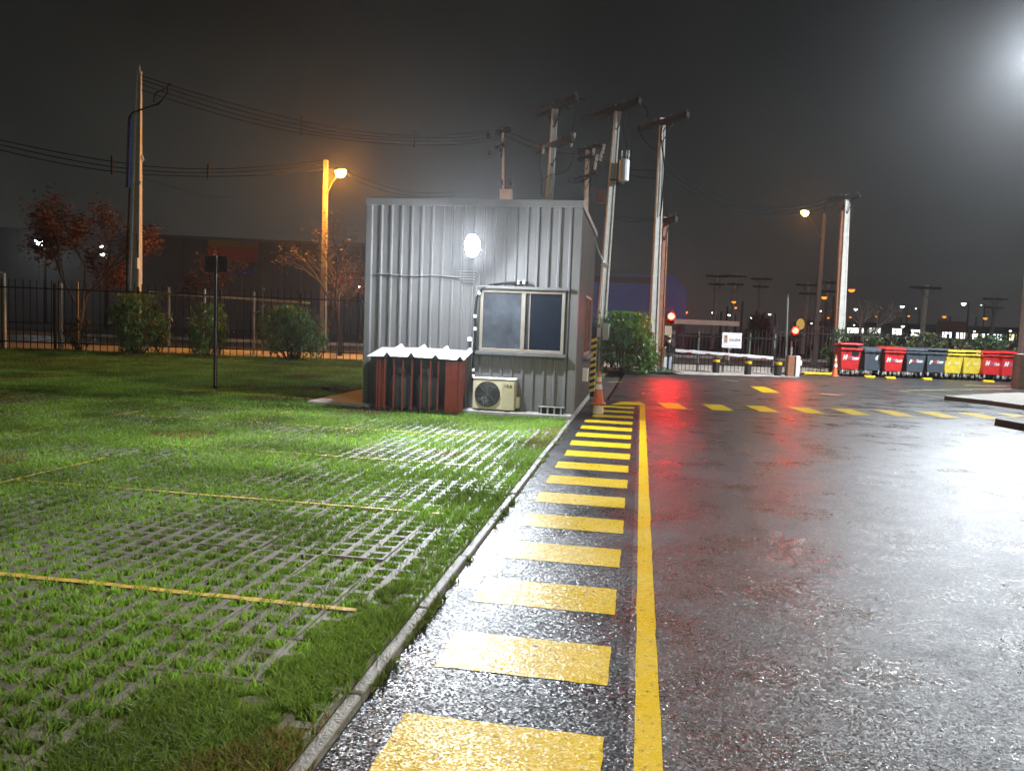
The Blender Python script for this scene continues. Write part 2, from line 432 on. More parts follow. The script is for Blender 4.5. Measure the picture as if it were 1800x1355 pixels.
# street beyond the fence
b = MB(); b.quad(FL(-80, 0.5, 0.0), FL(60, 0.5, 0.0), FL(60, 7.0, 0.0), FL(-80, 7.0, 0.0))
struct(b.build('street_pavement', pave_m), 'pale street pavement lit orange beyond the fence')
b = MB(); b.quad(FL(-80, 7.0, -0.06), FL(60, 7.0, -0.06), FL(60, 17.0, -0.06), FL(-80, 17.0, -0.06))
struct(b.build('street', street_m), 'street asphalt beyond the pavement')
kb = struct(MB().build('street_kerb', concrete), 'kerb along the far side of the street')
kmesh = MB().cbox((0, -0.1, -0.06), (0.96, 0.1, 0.12), 0.015)
k0 = None
for i in range(110):
    o = copy_part(k0, kb) if k0 else kmesh.build('kerb_block', concrete, kb)
    k0 = k0 or o
    o.location = FL(-62 + i * 0.97, 17.1)
    o.rotation_euler = (0, 0, ANG)

# ------------------------------------------------------------------ grass pavers: 3 x 3 cell blocks
CELL = 0.145; RIB = 0.047
def paver_mesh():
    m = MB(); n = 3; t = 0.07
    e = [0.0]
    for k in range(n):
        e += [k * CELL + RIB / 2 + 0.0015 * (k == 0), (k + 1) * CELL - RIB / 2]
    e.append(n * CELL)
    e[0] = 0.002; e[-1] = n * CELL - 0.002
    for i in range(len(e) - 1):
        for j in range(len(e) - 1):
            if i % 2 == 1 and j % 2 == 1:      # a cell: four sloped sides
                x0, x1, y0, y1 = e[i], e[i + 1], e[j], e[j + 1]; s = 0.008
                top = [(x0, y0, 0), (x1, y0, 0), (x1, y1, 0), (x0, y1, 0)]
                bot = [(x0 + s, y0 + s, -t), (x1 - s, y0 + s, -t), (x1 - s, y1 - s, -t), (x0 + s, y1 - s, -t)]
                for k in range(4): m.quad(top[(k + 1) % 4], top[k], bot[k], bot[(k + 1) % 4])
            else:
                m.quad((e[i], e[j], 0), (e[i + 1], e[j], 0), (e[i + 1], e[j + 1], 0), (e[i], e[j + 1], 0))
    a, z = e[0], e[-1]
    for p, q in (((a, a), (z, a)), ((z, a), (z, z)), ((z, z), (a, z)), ((a, z), (a, a))):
        m.quad((p[0], p[1], 0), (p[0], p[1], -t), (q[0], q[1], -t), (q[0], q[1], 0))
    return m
PZ = 0.034
PB = 3 * CELL
paving = bpy.data.objects.new('grass_paving', None); col.objects.link(paving)
struct(paving, 'grid of concrete grass pavers with tufts growing in every cell')
spots = []
PX1 = -1.15
for i in range(30):
    for j in range(27):
        x = PX1 - (i + 1) * PB; y = 1.245 + j * PB
        if y + PB > 12.5: continue
        c = Vector((x + PB / 2 - 0, y + PB / 2, 0)) - Vector((0, 0, 1.6))
        px = 900 + F_PX * c.dot(CR) / max(c.dot(CF), .1)
        if c.dot(CF) < 1.4 or px < -150: continue
        spots.append((c.length, x, y))
spots.sort()
pm = paver_mesh(); p0 = None
for _, x, y in spots[:300]:
    o = copy_part(p0, paving) if p0 else pm.build('paver', paver_m, paving)
    p0 = p0 or o
    o.location = (x + random.uniform(-.003, .003), y + random.uniform(-.003, .003), PZ + random.uniform(-.006, .004))
    o.rotation_euler = (random.uniform(-.012, .012), random.uniform(-.012, .012), random.uniform(-.008, .008))
rest = MB()
for _, x, y in spots[300:]:
    i = len(rest.v); dz = random.uniform(-.006, .004)
    rest.v += [(p[0] + x, p[1] + y, p[2] + PZ + dz) for p in pm.v]
    rest.f += [tuple(i + k for k in f) for f in pm.f]
o = rest.build('distant_pavers', paver_m, paving); o['kind'] = 'stuff'

# parking bay lines painted along the cross ribs
def bay_line(pts, w, z=PZ + 0.007):
    m = MB(); n = 60
    a, bb = Vector(pts[0]), Vector(pts[1]); L_ = (bb - a).length; t = (bb - a) / L_; s = Vector((-t.y, t.x))
    prev = None
    for k in range(n + 1):
        p = a + t * (L_ * k / n); ww = w * (0.85 + 0.3 * random.random()); jx = random.uniform(-.006, .006)
        cur = (p + s * (ww / 2 + jx), p - s * (ww / 2 - jx))
        if prev is not None and (random.random() > 0.04 or k in range(24, 34)):
            m.quad((*prev[1], z), (*cur[1], z), (*cur[0], z), (*prev[0], z))
        prev = cur
    return m
bays = bpy.data.objects.new('parking_bay_marking', None); col.objects.link(bays)
struct(bays, 'thin worn yellow parking bay lines across the grass paving')
bay_y = mat('bay_line_paint', (0.62, 0.42, 0.07), 0.6, var=0.3, vscale=12, dirt=0.45)
def ribY(y):     # nearest cross rib of the pavers
    k = round((y - 1.245) / CELL); return 1.245 + k * CELL
for (x0, x1, y) in ((-5.6, -1.42, 3.83), (-5.55, -1.5, 6.03), (-7.2, -1.70, 8.15), (-8.5, -2.0, 10.35), (-10.8, -5.4, 8.15)):
    yy = ribY(y)
    bay_line([(x0, yy), (x1, yy)], 0.050 if y < 5 else 0.042).build('bay_line', bay_y, bays)
for (x, y0, y1) in ((-5.49, 3.2, 7.3), (-7.6, 8.2, 11.9), (-10.5, 8.2, 12.2), (-5.6, 10.4, 11.8)):
    bay_line([(x, y0), (x, y1)], 0.034, PZ + .012).build('bay_line', bay_y, bays)
for (p, q) in (((-9.5, 14.0), (-6.0, 13.6)), ((-8.7, 13.6), (-8.0, 15.2)), ((-14.0, 12.9), (-12.0, 15.6))):
    bay_line([p, q], 0.05, LZ + .05).build('bay_line', bay_y, bays)

# ------------------------------------------------------------------ kerb stones
kerb = bpy.data.objects.new('kerb', None); col.objects.link(kerb)
struct(kerb, 'low concrete kerb of short stones between grass and footway')
kerb_m = mat('pale_kerb_concrete', (0.19, 0.187, 0.172), 0.6, var=0.4, vscale=7, bump=0.7, bscale=60, dirt=0.75)
ks0 = None
for i in range(15):
    o = copy_part(ks0, kerb) if ks0 else MB().cbox((-0.030, 0, -0.1), (0.030, 0.985, 0.034), 0.007).build('kerb_stone', kerb_m, kerb)
    ks0 = ks0 or o
    o.location = (KX - 0.045 + random.uniform(-.005, .005), -2.0 + i * 1.0, random.uniform(-.005, .004))
    o.rotation_euler = (random.uniform(-.003, .003), 0.02 * random.uniform(-1, 1), random.uniform(-.005, .005))

# ------------------------------------------------------------------ painted markings on the asphalt
marks = bpy.data.objects.new('footway_marking', None); col.objects.link(marks)
struct(marks, 'yellow zebra bars and edge line of the footway')
def rough_rect(x0, x1, y0, y1, z, jig=0.0035, n=22):
    m = MB(); j = lambda: random.uniform(-jig, jig)
    pts = [(x0 + (x1 - x0) * k / n, y0 + j()) for k in range(n)] + [(x1 + j(), y0 + (y1 - y0) * k / 6) for k in range(6)]
    pts += [(x1 - (x1 - x0) * k / n, y1 + j()) for k in range(n)] + [(x0 + j(), y1 - (y1 - y0) * k / 6) for k in range(6)]
    m.poly([(p[0], p[1], z) for p in pts]); return m
for k in range(-1, 17):
    y0 = 2.50 + 0.870 * k + (0.02 if k > 8 else 0)
    if y0 > 15.9: break
    wdt = 0.43 if k < 12 else 0.40
    x0 = -0.88 if y0 < 13 else -0.80
    rough_rect(x0 + random.uniform(-.015, .015), -0.063 + random.uniform(-.006, .006), y0, y0 + wdt, 0.0062).build('zebra_bar', yellow_paint, marks)
m = MB(); prev = None
for k in range(120):
    y = -4 + k * (16.3 + 4) / 119; a = 0.055 + random.uniform(-.003, .003); c = 0.158 + random.uniform(-.004, .004)
    if prev: m.quad((prev[0], prev[2], .004), (prev[1], prev[2], .004), (c, y, .004), (a, y, .004))
    prev = (a, c, y)
m.build('edge_line', yellow_paint, marks)
cross = bpy.data.objects.new('crossing_marking', None); col.objects.link(cross)
struct(cross, 'row of yellow bars crossing the yard between two thin lines')
def band(x, s): return 15.80 + 0.22 * x + 1.27 * s
for k in range(9):
    xa = 0.60 + 0.945 * k; w = 0.43
    lean = -0.08 if k else -0.1
    pts = [(xa, band(xa, .04)), (xa + w, band(xa + w, .04)), (xa + w + lean - .06, band(xa + w, .96)), (xa + lean - .06, band(xa, .96))]
    m = MB(); m.poly([(p[0] + random.uniform(-.01, .01), p[1], 0.010) for p in pts]); m.build('crossing_bar', yellow_paint, cross)
m = MB(); m.poly([(-.55, band(-.55, .35), .0145), (0.19, band(.19, .40), .0145), (.05, band(.05, .97), .0145), (-.36, band(-.36, .96), .0145)]); m.build('corner_patch', yellow_paint, cross)
for s in (0.0, 1.0):
    m = MB(); x0 = -.3; x1 = 8.3
    m.quad((x0, band(x0, s), .0075), (x1, band(x1, s), .0075), (x1, band(x1, s) + .05, .0075), (x0, band(x0, s) + .05, .0075)); m.build('border_line', pale_paint, cross)
m = MB(); a = [G(1318, 679), G(1345, 680), G(1372, 691), G(1340, 690)]
m.poly([(p.x, p.y, .005) for p in a])
arrow = bpy.data.objects.new('lane_marking', None); col.objects.link(arrow); struct(arrow, 'faded yellow lane arrow and thin lane lines before the gate')
m.build('arrow_bar', yellow_paint, arrow)
def lane(p, q, w, m_):
    a, c = G(*p), G(*q); t = (c - a).normalized(); s = Vector((-t.y, t.x, 0)) * w
    m = MB(); m.quad((a.x, a.y, .005), (c.x, c.y, .005), (c.x + s.x, c.y + s.y, .005), (a.x + s.x, a.y + s.y, .005)); return m.build('lane_line', m_, arrow)
lane((1582, 688), (1765, 716), .07, pale_paint); lane((1582, 687), (1780, 684), .10, pale_paint); lane((1700, 678), (1790, 679), .16, pale_paint)
lane((1072, 672), (1098, 672), .18, pale_paint); lane((1270, 668), (1295, 670), .2, pale_paint)
p = G(1458, 694)
m = MB(); m.lathe([(0.30, 0.0), (0.30, 0.008), (0.27, 0.008), (0.26, 0.004), (0.0, 0.004)], 24)
o = m.build('manhole_cover', rust); o.location = (p.x, p.y, 0.004); tag(o, 'round dark manhole cover set in the asphalt beyond the crossing', 'manhole cover')

# islands on the right
def island(name, label, pts, h, face_m, top_m):
    r = thing(name, label, 'kerb', (pts[0].x, pts[0].y, 0))
    m = MB(); m.poly([(p.x, p.y, h) for p in pts]); m.build('top_slab', top_m, r, world=True)
    for a, c in zip(pts, pts[1:] + pts[:1]):
        L_ = (c - a).length; n = max(1, int(L_ / 1.0)); ctr = sum((q for q in pts), Vector()) / len(pts)
        for k in range(n):
            p, q = a.lerp(c, k / n), a.lerp(c, (k + 1) / n - .008)
            s = Vector((-(q - p).y, (q - p).x, 0)).normalized() * .1
            if (p + s - ctr).length < (p - ctr).length: s = -s
            m = MB(); m.loft([[(p.x, p.y, -.05), (q.x, q.y, -.05), (q.x + s.x, q.y + s.y, -.05), (p.x + s.x, p.y + s.y, -.05)], [(p.x, p.y, h + .004), (q.x, q.y, h + .004), (q.x + s.x * .8, q.y + s.y * .8, h + .004), (p.x + s.x * .8, p.y + s.y * .8, h + .004)]])
            m.build('kerb_block', face_m, r, world=True)
    return r
I1 = [G(x, y, .11) for x, y in ((1665, 696), (1740, 704), (1800, 712), (1990, 735), (1990, 702), (1790, 690))]
island('lamp_island', 'raised concrete island carrying the lamp post', I1, 0.11, mat('island_concrete', (.17, .155, .13), .75, var=.3, vscale=5, bump=.4, dirt=.4), MATS['island_concrete'])
I2 = [G(x, y, .13) for x, y in ((1757, 736), (1800, 744), (1960, 770), (1960, 745), (1830, 731))]
island('kerb_island', 'low island with black painted kerb at the crossing end', I2, 0.13, rubber, MATS['island_concrete'])

# ================================================================== guard cabin
CX0, CX1, CY0, CY1, CZ0, CZ1 = -4.86, -1.12, 13.25, 17.45, 0.10, 3.66
cabin = thing('guard_cabin', 'grey corrugated steel guard cabin with sliding window on a concrete base', 'cabin', (CX0, CY0, 0))
MB().cbox((-5.84, 12.95, -0.05), (-1.10, 17.9, 0.10), 0.012).build('concrete_base', concrete, cabin, world=True)
def cladding(axis, a0, a1, z0, z1, pos, out, pitch=0.187, phase=0.0, hgt=0.030, lap=None):
    """trapezoid ribbed sheet along X (axis 0) at y=pos, or along Y (axis 1) at x=pos; out = outward sign"""
    m = MB(); prof = []
    k0 = math.floor((a0 - phase) / pitch) - 1; k1 = math.ceil((a1 - phase) / pitch) + 1
    for k in range(k0, k1):
        c = phase + k * pitch
        prof += [(c - .030, 0), (c - .013, hgt), (c + .013, hgt), (c + .030, 0)]
    def at(a):
        for (p, h), (q, g) in zip(prof, prof[1:]):
            if p <= a <= q: return h + (g - h) * (a - p) / (q - p + 1e-9)
        return 0
    pr = [(a0, at(a0))] + [p for p in prof if a0 < p[0] < a1] + [(a1, at(a1))]
    zs = [z0, z1]
    for (p, h), (q, g) in zip(pr, pr[1:]):
        A = lambda a, hh, z: (a, pos + out * hh, z) if axis == 0 else (pos + out * hh, a, z)
        m.quad(A(p, h, z0), A(q, g, z0), A(q, g, z1), A(p, h, z1))
    return m
WX0, WX1, WZ0, WZ1 = -2.78, -1.30, 1.12, 2.20
for x0, x1, z0, z1 in ((CX0, WX0 - .02, CZ0, CZ1), (WX0 - .02, WX1 + .02, WZ1, CZ1), (WX0 - .02, WX1 + .02, CZ0, WZ0), (WX1 + .02, CX1, CZ0, CZ1)):
    cladding(0, x0, x1, z0, z1, CY0 - (.004 if z0 == 2.38 else 0), -1, phase=CX0 + 0.05).build('front_cladding_sheet', clad, cabin, world=True)
SWY0, SWY1, SWZ0, SWZ1 = 14.9, 16.6, 1.05, 2.22
for y0, y1, z0, z1 in ((CY0, SWY0, CZ0, CZ1), (SWY0, SWY1, SWZ1, CZ1), (SWY0, SWY1, CZ0, SWZ0), (SWY1, CY1, CZ0, CZ1)):
    cladding(1, y0, y1, z0, z1, CX1, 1, phase=CY0 + .09).build('side_cladding_sheet', clad, cabin, world=True)
cladding(1, CY0, CY1, CZ0, CZ1, CX0, -1, phase=CY0 + .09).build('side_cladding_sheet', clad, cabin, world=True)
cladding(0, CX0, CX1, CZ0, CZ1, CY1, 1, phase=CX0 + .05).build('rear_cladding_sheet', clad, cabin, world=True)
MB().box((CX0 - .05, CY0 - .06, CZ1 - .05), (CX1 + .06, CY0 + .02, CZ1 + .07)).build('roof_flashing', trim_m, cabin, world=True, bevel=.008)
MB().box((CX1 - .02, CY0 + .023, CZ1 - .045), (CX1 + .055, CY1 + .06, CZ1 + .065)).build('roof_flashing', trim_m, cabin, world=True, bevel=.008)
MB().box((CX0 - .045, CY0 + .023, CZ1 + .01), (CX1 - .023, CY1 + .05, CZ1 + .05)).build('roof', trim_m, cabin, world=True)
m = MB(); m.box((CX1 - .09, CY0 - .040, CZ0), (CX1 + .040, CY0 - .033, CZ1 - .053)); m.box((CX1 + .033, CY0 - .0325, CZ0), (CX1 + .040, CY0 + .06, CZ1 - .053))
m.build('corner_trim', trim_m, cabin, world=True)
m = MB(); m.box((CX0 - .035, CY0 - .040, CZ0), (CX0 + .06, CY0 - .033, CZ1 - .053)); m.build('corner_trim', trim_m, cabin, world=True)
# front window
win = MB(); fw = .055
y0, y1 = CY0 - .055, CY0 + .03
win.box((WX0, y0, WZ0), (WX0 + fw, y1, WZ1)); win.box((WX1 - fw, y0, WZ0), (WX1, y1, WZ1))
win.box((WX0 + fw, y0, WZ1 - fw), (WX1 - fw, y1, WZ1)); win.box((WX0 + fw, y0, WZ0), (WX1 - fw, y1, WZ0 + fw))
win = win.build('window', alu, cabin, world=True, bevel=.004)
def winpart(name, lo, hi, m_, bev=.003): return MB().box(lo, hi).build(name, m_, win, world=True, bevel=bev)
midx = (WX0 + WX1) / 2 + .02
winpart('mullion', (midx - .035, y0 - .004, WZ0 + fw), (midx + .035, y1 - .01, WZ1 - fw), alu)
winpart('pane', (WX0 + fw, CY0 - .022, WZ0 + fw), (midx - .035, CY0 - .014, WZ1 - fw), film_reflection_glass, 0)
winpart('pane', (midx + .11, CY0 + .002, WZ0 + fw), (WX1 - fw, CY0 + .010, WZ1 - fw), dark_glass, 0)
winpart('sash', (midx + .035, CY0 - .018, WZ0 + fw), (midx + .10, CY0 + .012, WZ1 - fw), film_reflection_glass, 0)
winpart('sash', (midx + .10, CY0 - .022, WZ0 + fw), (midx + .115, CY0 + .012, WZ1 - fw), alu, 0)
winpart('head_flashing', (WX0 - .06, CY0 - .10, WZ1 + .003), (WX1 + .07, CY0 - .002, WZ1 + .055), trim_m)
winpart('sill', (WX0 - .05, CY0 - .12, WZ0 - .055), (WX1 + .06, CY0 - .002, WZ0 - .003), trim_m)
# side window and its frame
sw = MB()
for lo, hi in (((CX1 + .0, SWY0, SWZ0), (CX1 + .05, SWY0 + .05, SWZ1)), ((CX1, SWY1 - .05, SWZ0), (CX1 + .05, SWY1, SWZ1)), ((CX1, SWY0 + .05, SWZ1 - .05), (CX1 + .05, SWY1 - .05, SWZ1)), ((CX1, SWY0 + .05, SWZ0), (CX1 + .05, SWY1 - .05, SWZ0 + .05)), ((CX1, (SWY0 + SWY1) / 2 - .03, SWZ0 + .05), (CX1 + .045, (SWY0 + SWY1) / 2 + .03, SWZ1 - .05))):
    sw.box(lo, hi)
sw = sw.build('window', rust, cabin, world=True, bevel=.004)
sw['label'] = 'rusty brown side window facing the asphalt'
MB().box((CX1 + .008, SWY0 + .05, SWZ0 + .05), (CX1 + .016, (SWY0 + SWY1) / 2 - .03, SWZ1 - .05)).build('pane', dark_glass, sw, world=True)
MB().box((CX1 + .008, (SWY0 + SWY1) / 2 + .03, SWZ0 + .05), (CX1 + .016, SWY1 - .05, SWZ1 - .05)).build('pane', dark_glass, sw, world=True)
MB().box((CX1 + .035, SWY0 - .05, SWZ0 - .06), (CX1 + .13, SWY1 + .05, SWZ0 - .01)).build('sill', trim_m, sw, world=True)
MB().box((CX1 + .035, 15.0, .55), (CX1 + .14, 15.18, .80)).build('switch_box', white_paint, cabin, world=True)
# cable bundles strapped to the front
cb = thing('cable_bundle', 'grey cables running along the cabin front and down beside the lamp', 'cable', (-2.95, CY0, 0.9))
cable_grey = mat('grey_cable', (0.22, 0.225, 0.23), 0.5)
for k in range(5):
    z = 2.31 + k * .045; x1 = -2.86 + .012 * k
    pts = [(-3.18, CY0 - .045, z), (-3.1, CY0 - .055, z), (x1 - .05, CY0 - .055, z), (x1, CY0 - .05, z - .05), (x1 + .002, CY0 - .05, 1.2)]
    MB().tube(pts, .009, 6).build('cable', cable_grey, cb, world=True, smooth=True)
for k in range(2):
    pts = [(CX0 + .1 + i * .1, CY0 - .046 - .008 * math.sin(i * 1.9), 2.40 - .022 * k + .01 * math.sin(i * .7)) for i in range(17)]
    MB().tube(pts, .007, 5).build('cable', cable_m if k else cable_grey, cb, world=True, smooth=True)
for k in range(2):
    MB().tube([(-2.90 + .05 * k, CY0 - .06, 1.3), (-2.90 + .05 * k, CY0 - .06, .62)], .012, 6).build('conduit', cable_grey, cb, world=True, smooth=True)
m = MB(); m.box((-2.98, CY0 - .10, 1.28), (-2.90, CY0 - .04, 1.35)); m.build('junction_box', white_paint, cb, world=True, bevel=.006)

# wall lamp
LX, LY, LZ_ = -2.80, CY0 - .75, 2.86
lamp = thing('wall_lamp', 'glaring white oval floodlight on the cabin front above the window', 'lamp', (LX, CY0, LZ_))
m = MB(); m.tube([(LX, CY0 - .03, LZ_ - .02), (LX, CY0 - .3, LZ_ + .05), (LX, LY + .06, LZ_ + .02)], .022, 8); m.box((LX - .035, CY0 - .045, LZ_ - .06), (LX + .035, CY0 - .03, LZ_ + .03)); m.build('bracket', trim_m, lamp, world=True)
Mh = Matrix.Translation((LX, LY, LZ_)) @ Matrix.Rotation(math.radians(17), 4, 'X') @ Matrix.Rotation(math.radians(4), 4, 'Y')
def ell(rx, rz, depth, sgn, n=24, rings=6):
    out = []
    for k in range(rings + 1):
        a = math.pi / 2 * k / rings
        c = math.cos(a) if k < rings else .02
        out.append([Mh @ Vector((rx * c * math.cos(2 * math.pi * j / n), sgn * depth * math.sin(a), rz * c * math.sin(2 * math.pi * j / n))) for j in range(n)])
    return out
MB().loft(ell(.118, .182, .07, -1, 16, 4)).build('lens', led_big, lamp, world=True, smooth=True)
MB().loft([[p + Mh.to_3x3() @ Vector((0, .002, 0)) for p in r] for r in ell(.122, .188, .07, 1)]).build('housing', trim_m, lamp, world=True, smooth=True)

# air conditioner
ac = thing('air_conditioner', 'cream outdoor air conditioner unit standing on the cabin base', 'air conditioner', (-2.82, 12.98, .10))
aw, ad, ah = .74, .26, .545
MB().cbox((0, 0, .025), (aw, ad, ah), .015).build('body', ac_m, ac)
MB().cbox((-.008, -.008, ah + .001), (aw + .008, ad + .008, ah + .025), .008).build('top_cover', white_paint, ac)
m = MB(); m.quad((.515, -.002, .03), (aw - .02, -.002, .03), (aw - .02, -.002, ah - .05), (.515, -.002, ah - .05)); m.build('front_panel', mat('tan_enamel', (.50, .45, .30), .5), ac)
fan = MB(); cxx, czz = .265, .29
fan.loft([[(cxx + r * math.cos(2 * math.pi * j / 32), yy, czz + r * math.sin(2 * math.pi * j / 32)) for j in range(32)] for r, yy in ((.222, -.002), (.222, -.014), (.205, -.014), (.205, .012))], cap=False)
fan.loft([[(cxx + .205 * math.cos(2 * math.pi * j / 32), -.0035, czz + .205 * math.sin(2 * math.pi * j / 32)) for j in range(32)], [(cxx + .01 * math.cos(2 * math.pi * j / 32), -.0035, czz + .01 * math.sin(2 * math.pi * j / 32)) for j in range(32)]])
fan = fan.build('fan_opening', ac_dark, ac)
for k in range(9):
    r = .2 * (k + 1) / 9.5
    m = MB(); m.loft([[(cxx + rr * math.cos(2 * math.pi * j / 24), yy, czz + rr * math.sin(2 * math.pi * j / 24)) for j in range(24)] for rr, yy in ((r - .003, -.008), (r, -.015), (r + .003, -.008))], cap=False); m.build('grille_ring', mat('grey_grille_wire', (.16, .165, .155), .5), fan)
for k in range(8):
    a = k * math.pi / 4
    MB().bar((cxx, -.013, czz), (cxx + .205 * math.cos(a), -.013, czz + .205 * math.sin(a)), .006).build('grille_spoke', MATS['grey_grille_wire'], fan)
lettering('lettering', 'I K A', .062, print_dark, ac, FACE(.56, -.005, .425), bold=.002)
MB().cbox((aw + .001, .05, .06), (aw + .07, .2, .26), .015).build('valve_cover', ac_m, ac)
for x in (.08, aw - .16): MB().box((x, -.02, 0), (x + .08, ad + .02, .024)).build('foot', rubber, ac)
m = MB(); m.tube([(-1.95, CY0 - .06, 2.33), (-2.08, CY0 - .075, 2.325), (-2.30, CY0 - .07, 2.31), (-2.62, CY0 - .075, 2.26), (-2.75, CY0 - .08, 2.20), (-2.84, CY0 - .085, 2.05), (-2.86, CY0 - .085, 1.8), (-2.845, CY0 - .085, 1.4), (-2.86, CY0 - .085, 1.0), (-2.855, CY0 - .085, .62), (-2.80, CY0 - .07, .5), (-2.6, CY0 - .005, .42)], .024, 8)
o = m.build('refrigerant_pipe', cable_m, ac, world=True, smooth=True)
for (x, z) in ((-2.02, 2.33), (-2.12, 2.322), (-2.80, 2.12), (-2.858, 1.72), (-2.85, 1.5), (-2.86, .78), (-2.855, .68)):
    MB().lathe([(.026, -.03), (.029, -.02), (.029, .02), (.026, .03)], 10).build('tape_band', white_paint, o).location = Vector((x, CY0 - .085 + (.01 if z > 2.2 else 0), z)) - ac.location
grate = thing('black_grate', 'low black grate standing at the cabin corner on the base', 'grate', (-1.66, 13.02, .10))
MB().box((0, .03, 0), (.42, .10, .11)).build('box', black_steel, grate)
for k in range(4): MB().box((.02 + k * .115, .012, .0), (.05 + k * .115, .029, .115)).build('clip', galv, grate)
MB().box((-.01, .0, .112), (.43, .11, .122)).build('lid', galv, grate)

# red slatted cage
cg = thing('slatted_cage', 'dark red slatted gas cage with wavy white roof sheet against the cabin', 'cage', (-4.42, 12.62, .06))
cgw, cgd, cgh = 1.42, .56, .88
slat0 = None
for k, x in enumerate((.03, .12, .28, .44, .60, .76, .92, 1.06)):
    o = MB().box((x, 0, 0), (x + .028, .022, cgh)).build('slat', red_paint, cg, bevel=.003)
for x in (.0, cgw - .05):
    MB().box((x, .53, 0), (x + .05, .58, cgh + .05)).build('post', black_steel, cg)
MB().box((0, .024, .86), (cgw, .05, .90)).build('top_rail', black_steel, cg)
MB().box((0, .024, .0), (cgw, .05, .035)).build('bottom_rail', black_steel, cg)
MB().box((.03, .55, .03), (cgw - .05, .575, cgh)).build('back_panel', black_steel, cg)
for k in range(5):
    MB().box((1.20 + .043 * k, .0 + .004 * (k % 2), -.02), (1.20 + .043 * k + .040, .022, cgh)).build('board', red_paint, cg, bevel=.003)
for k in range(4):
    z0 = -.02 if k < 3 else .28
    MB().box((cgw, .02 + .11 * k, z0), (cgw + .022, .02 + .11 * k + .106, cgh)).build('side_board', red_paint, cg, bevel=.003)
    MB().box((-.022, .02 + .11 * k, 0), (0, .02 + .11 * k + .106, cgh)).build('side_board', red_paint, cg, bevel=.003)
# wavy roof sheet
m = MB(); n = 96; rows = []
def wave(u):
    s = (u * 4.0) % 1.0
    return .075 * (1 - min(1, abs(s - .86) / .14)) if s > .72 else 0.0
for (yy, zz) in ((-.16, .915), (.25, .985), (.62, 1.05)):
    rows.append([(-.14 + (cgw + .26) * i / n, yy, zz + wave(i / n) + .02 * math.sin(3.2 * i / n)) for i in range(n + 1)])
for a, c in zip(rows, rows[1:]):
    for i in range(n): m.quad(a[i], a[i + 1], c[i + 1], c[i])
o = m.build('roof_sheet', white_sheet, cg)
sm = o.modifiers.new('thick', 'SOLIDIFY'); sm.thickness = .006
# things in the cage
cyl_m = mat('dull_cylinder_steel', (0.10, 0.11, 0.13), 0.45, metal=.3)
for k, (x, c) in enumerate(((.33, 'dull grey gas cylinder behind the middle slats of the red cage'), (.80, 'dull grey gas cylinder behind the right slats of the red cage'))):
    g = thing('gas_cylinder', c, 'gas cylinder', (-4.42 + x, 12.62 + .30, .06), group='cylinders in the cage')
    MB().lathe([(.13, 0), (.17, .03), (.18, .08), (.18, .50), (.15, .58), (.07, .63), (.04, .64)], 20).build('body', cyl_m, g, smooth=True)
    MB().lathe([(.09, .62), (.10, .63), (.10, .72), (.095, .72), (.09, .63)], 16).build('collar', cyl_m, g)
    MB().tube([(0, 0, .64), (0, 0, .70), (.03, -.05, .71)], .016, 6).build('valve', mat('brass', (.5, .36, .12), .4, metal=.8), g)

p = G(572, 692)
o = MB().cbox((-.09, -.06, 0), (.09, .06, .09), .015).build('black_stub', rubber); o.location = (p.x, p.y, .06)
tag(o, 'small black block left on the grass beside the base slab', 'block')

# ================================================================== cone and striped post by the cabin
cn = thing('traffic_cone', 'faded orange traffic cone with white band on a pale tub', 'traffic cone', (-.72, 14.3, .012))
cn.scale = (.9, .9, .92)
MB().lathe([(.115, 0), (.12, .01), (.105, .19), (.06, .195)], 20).build('tub', mat('pale_tub', (.66, .58, .48), .6, dirt=.3), cn, smooth=False)
MB().cbox((-.155, -.155, .196), (.155, .155, .225), .012).build('flange', orange_pl, cn)
for z0, z1, m_ in ((.226, .50, orange_pl), (.50, .60, white_paint), (.60, .65, orange_pl), (.65, .74, white_paint), (.74, .86, orange_pl)):
    rr = lambda z: .115 - (z - .226) * .142
    MB().lathe([(rr(z0), z0), (rr(z1), z1)], 20).build('cone_band', m_, cn, smooth=False)
hz = thing('hazard_post', 'black and yellow striped post at the back corner of the cabin', 'post', (-1.08, 17.95, 0))
MB().box((-.075, -.075, 0), (.075, .075, 1.62)).build('shaft', black_steel, hz)
for k in range(9):
    z = .08 + k * .145
    m = MB(); m.loft([[(-.077, -.077, z), (.077, -.077, z + .06), (.077, .077, z + .06), (-.077, .077, z)], [(-.077, -.077, z + .07), (.077, -.077, z + .13), (.077, .077, z + .13), (-.077, .077, z + .07)]])
    m.build('stripe', yellow_band, hz)
cc_ = thing('wall_camera', 'small white lamp on a slanting arm at the cabin side', 'camera', (CX1, 17.2, 3.0))
MB().tube([(CX1 + .03, 16.9, 3.55), (CX1 + .1, 17.1, 3.3), (CX1 + .24, 17.2, 3.02)], .018, 6).build('arm', galv, cc_, world=True)
MB().tube([(CX1 + .20, 17.1, 3.0), (CX1 + .36, 17.12, 2.93)], .05, 10).build('body', white_paint, cc_, world=True)

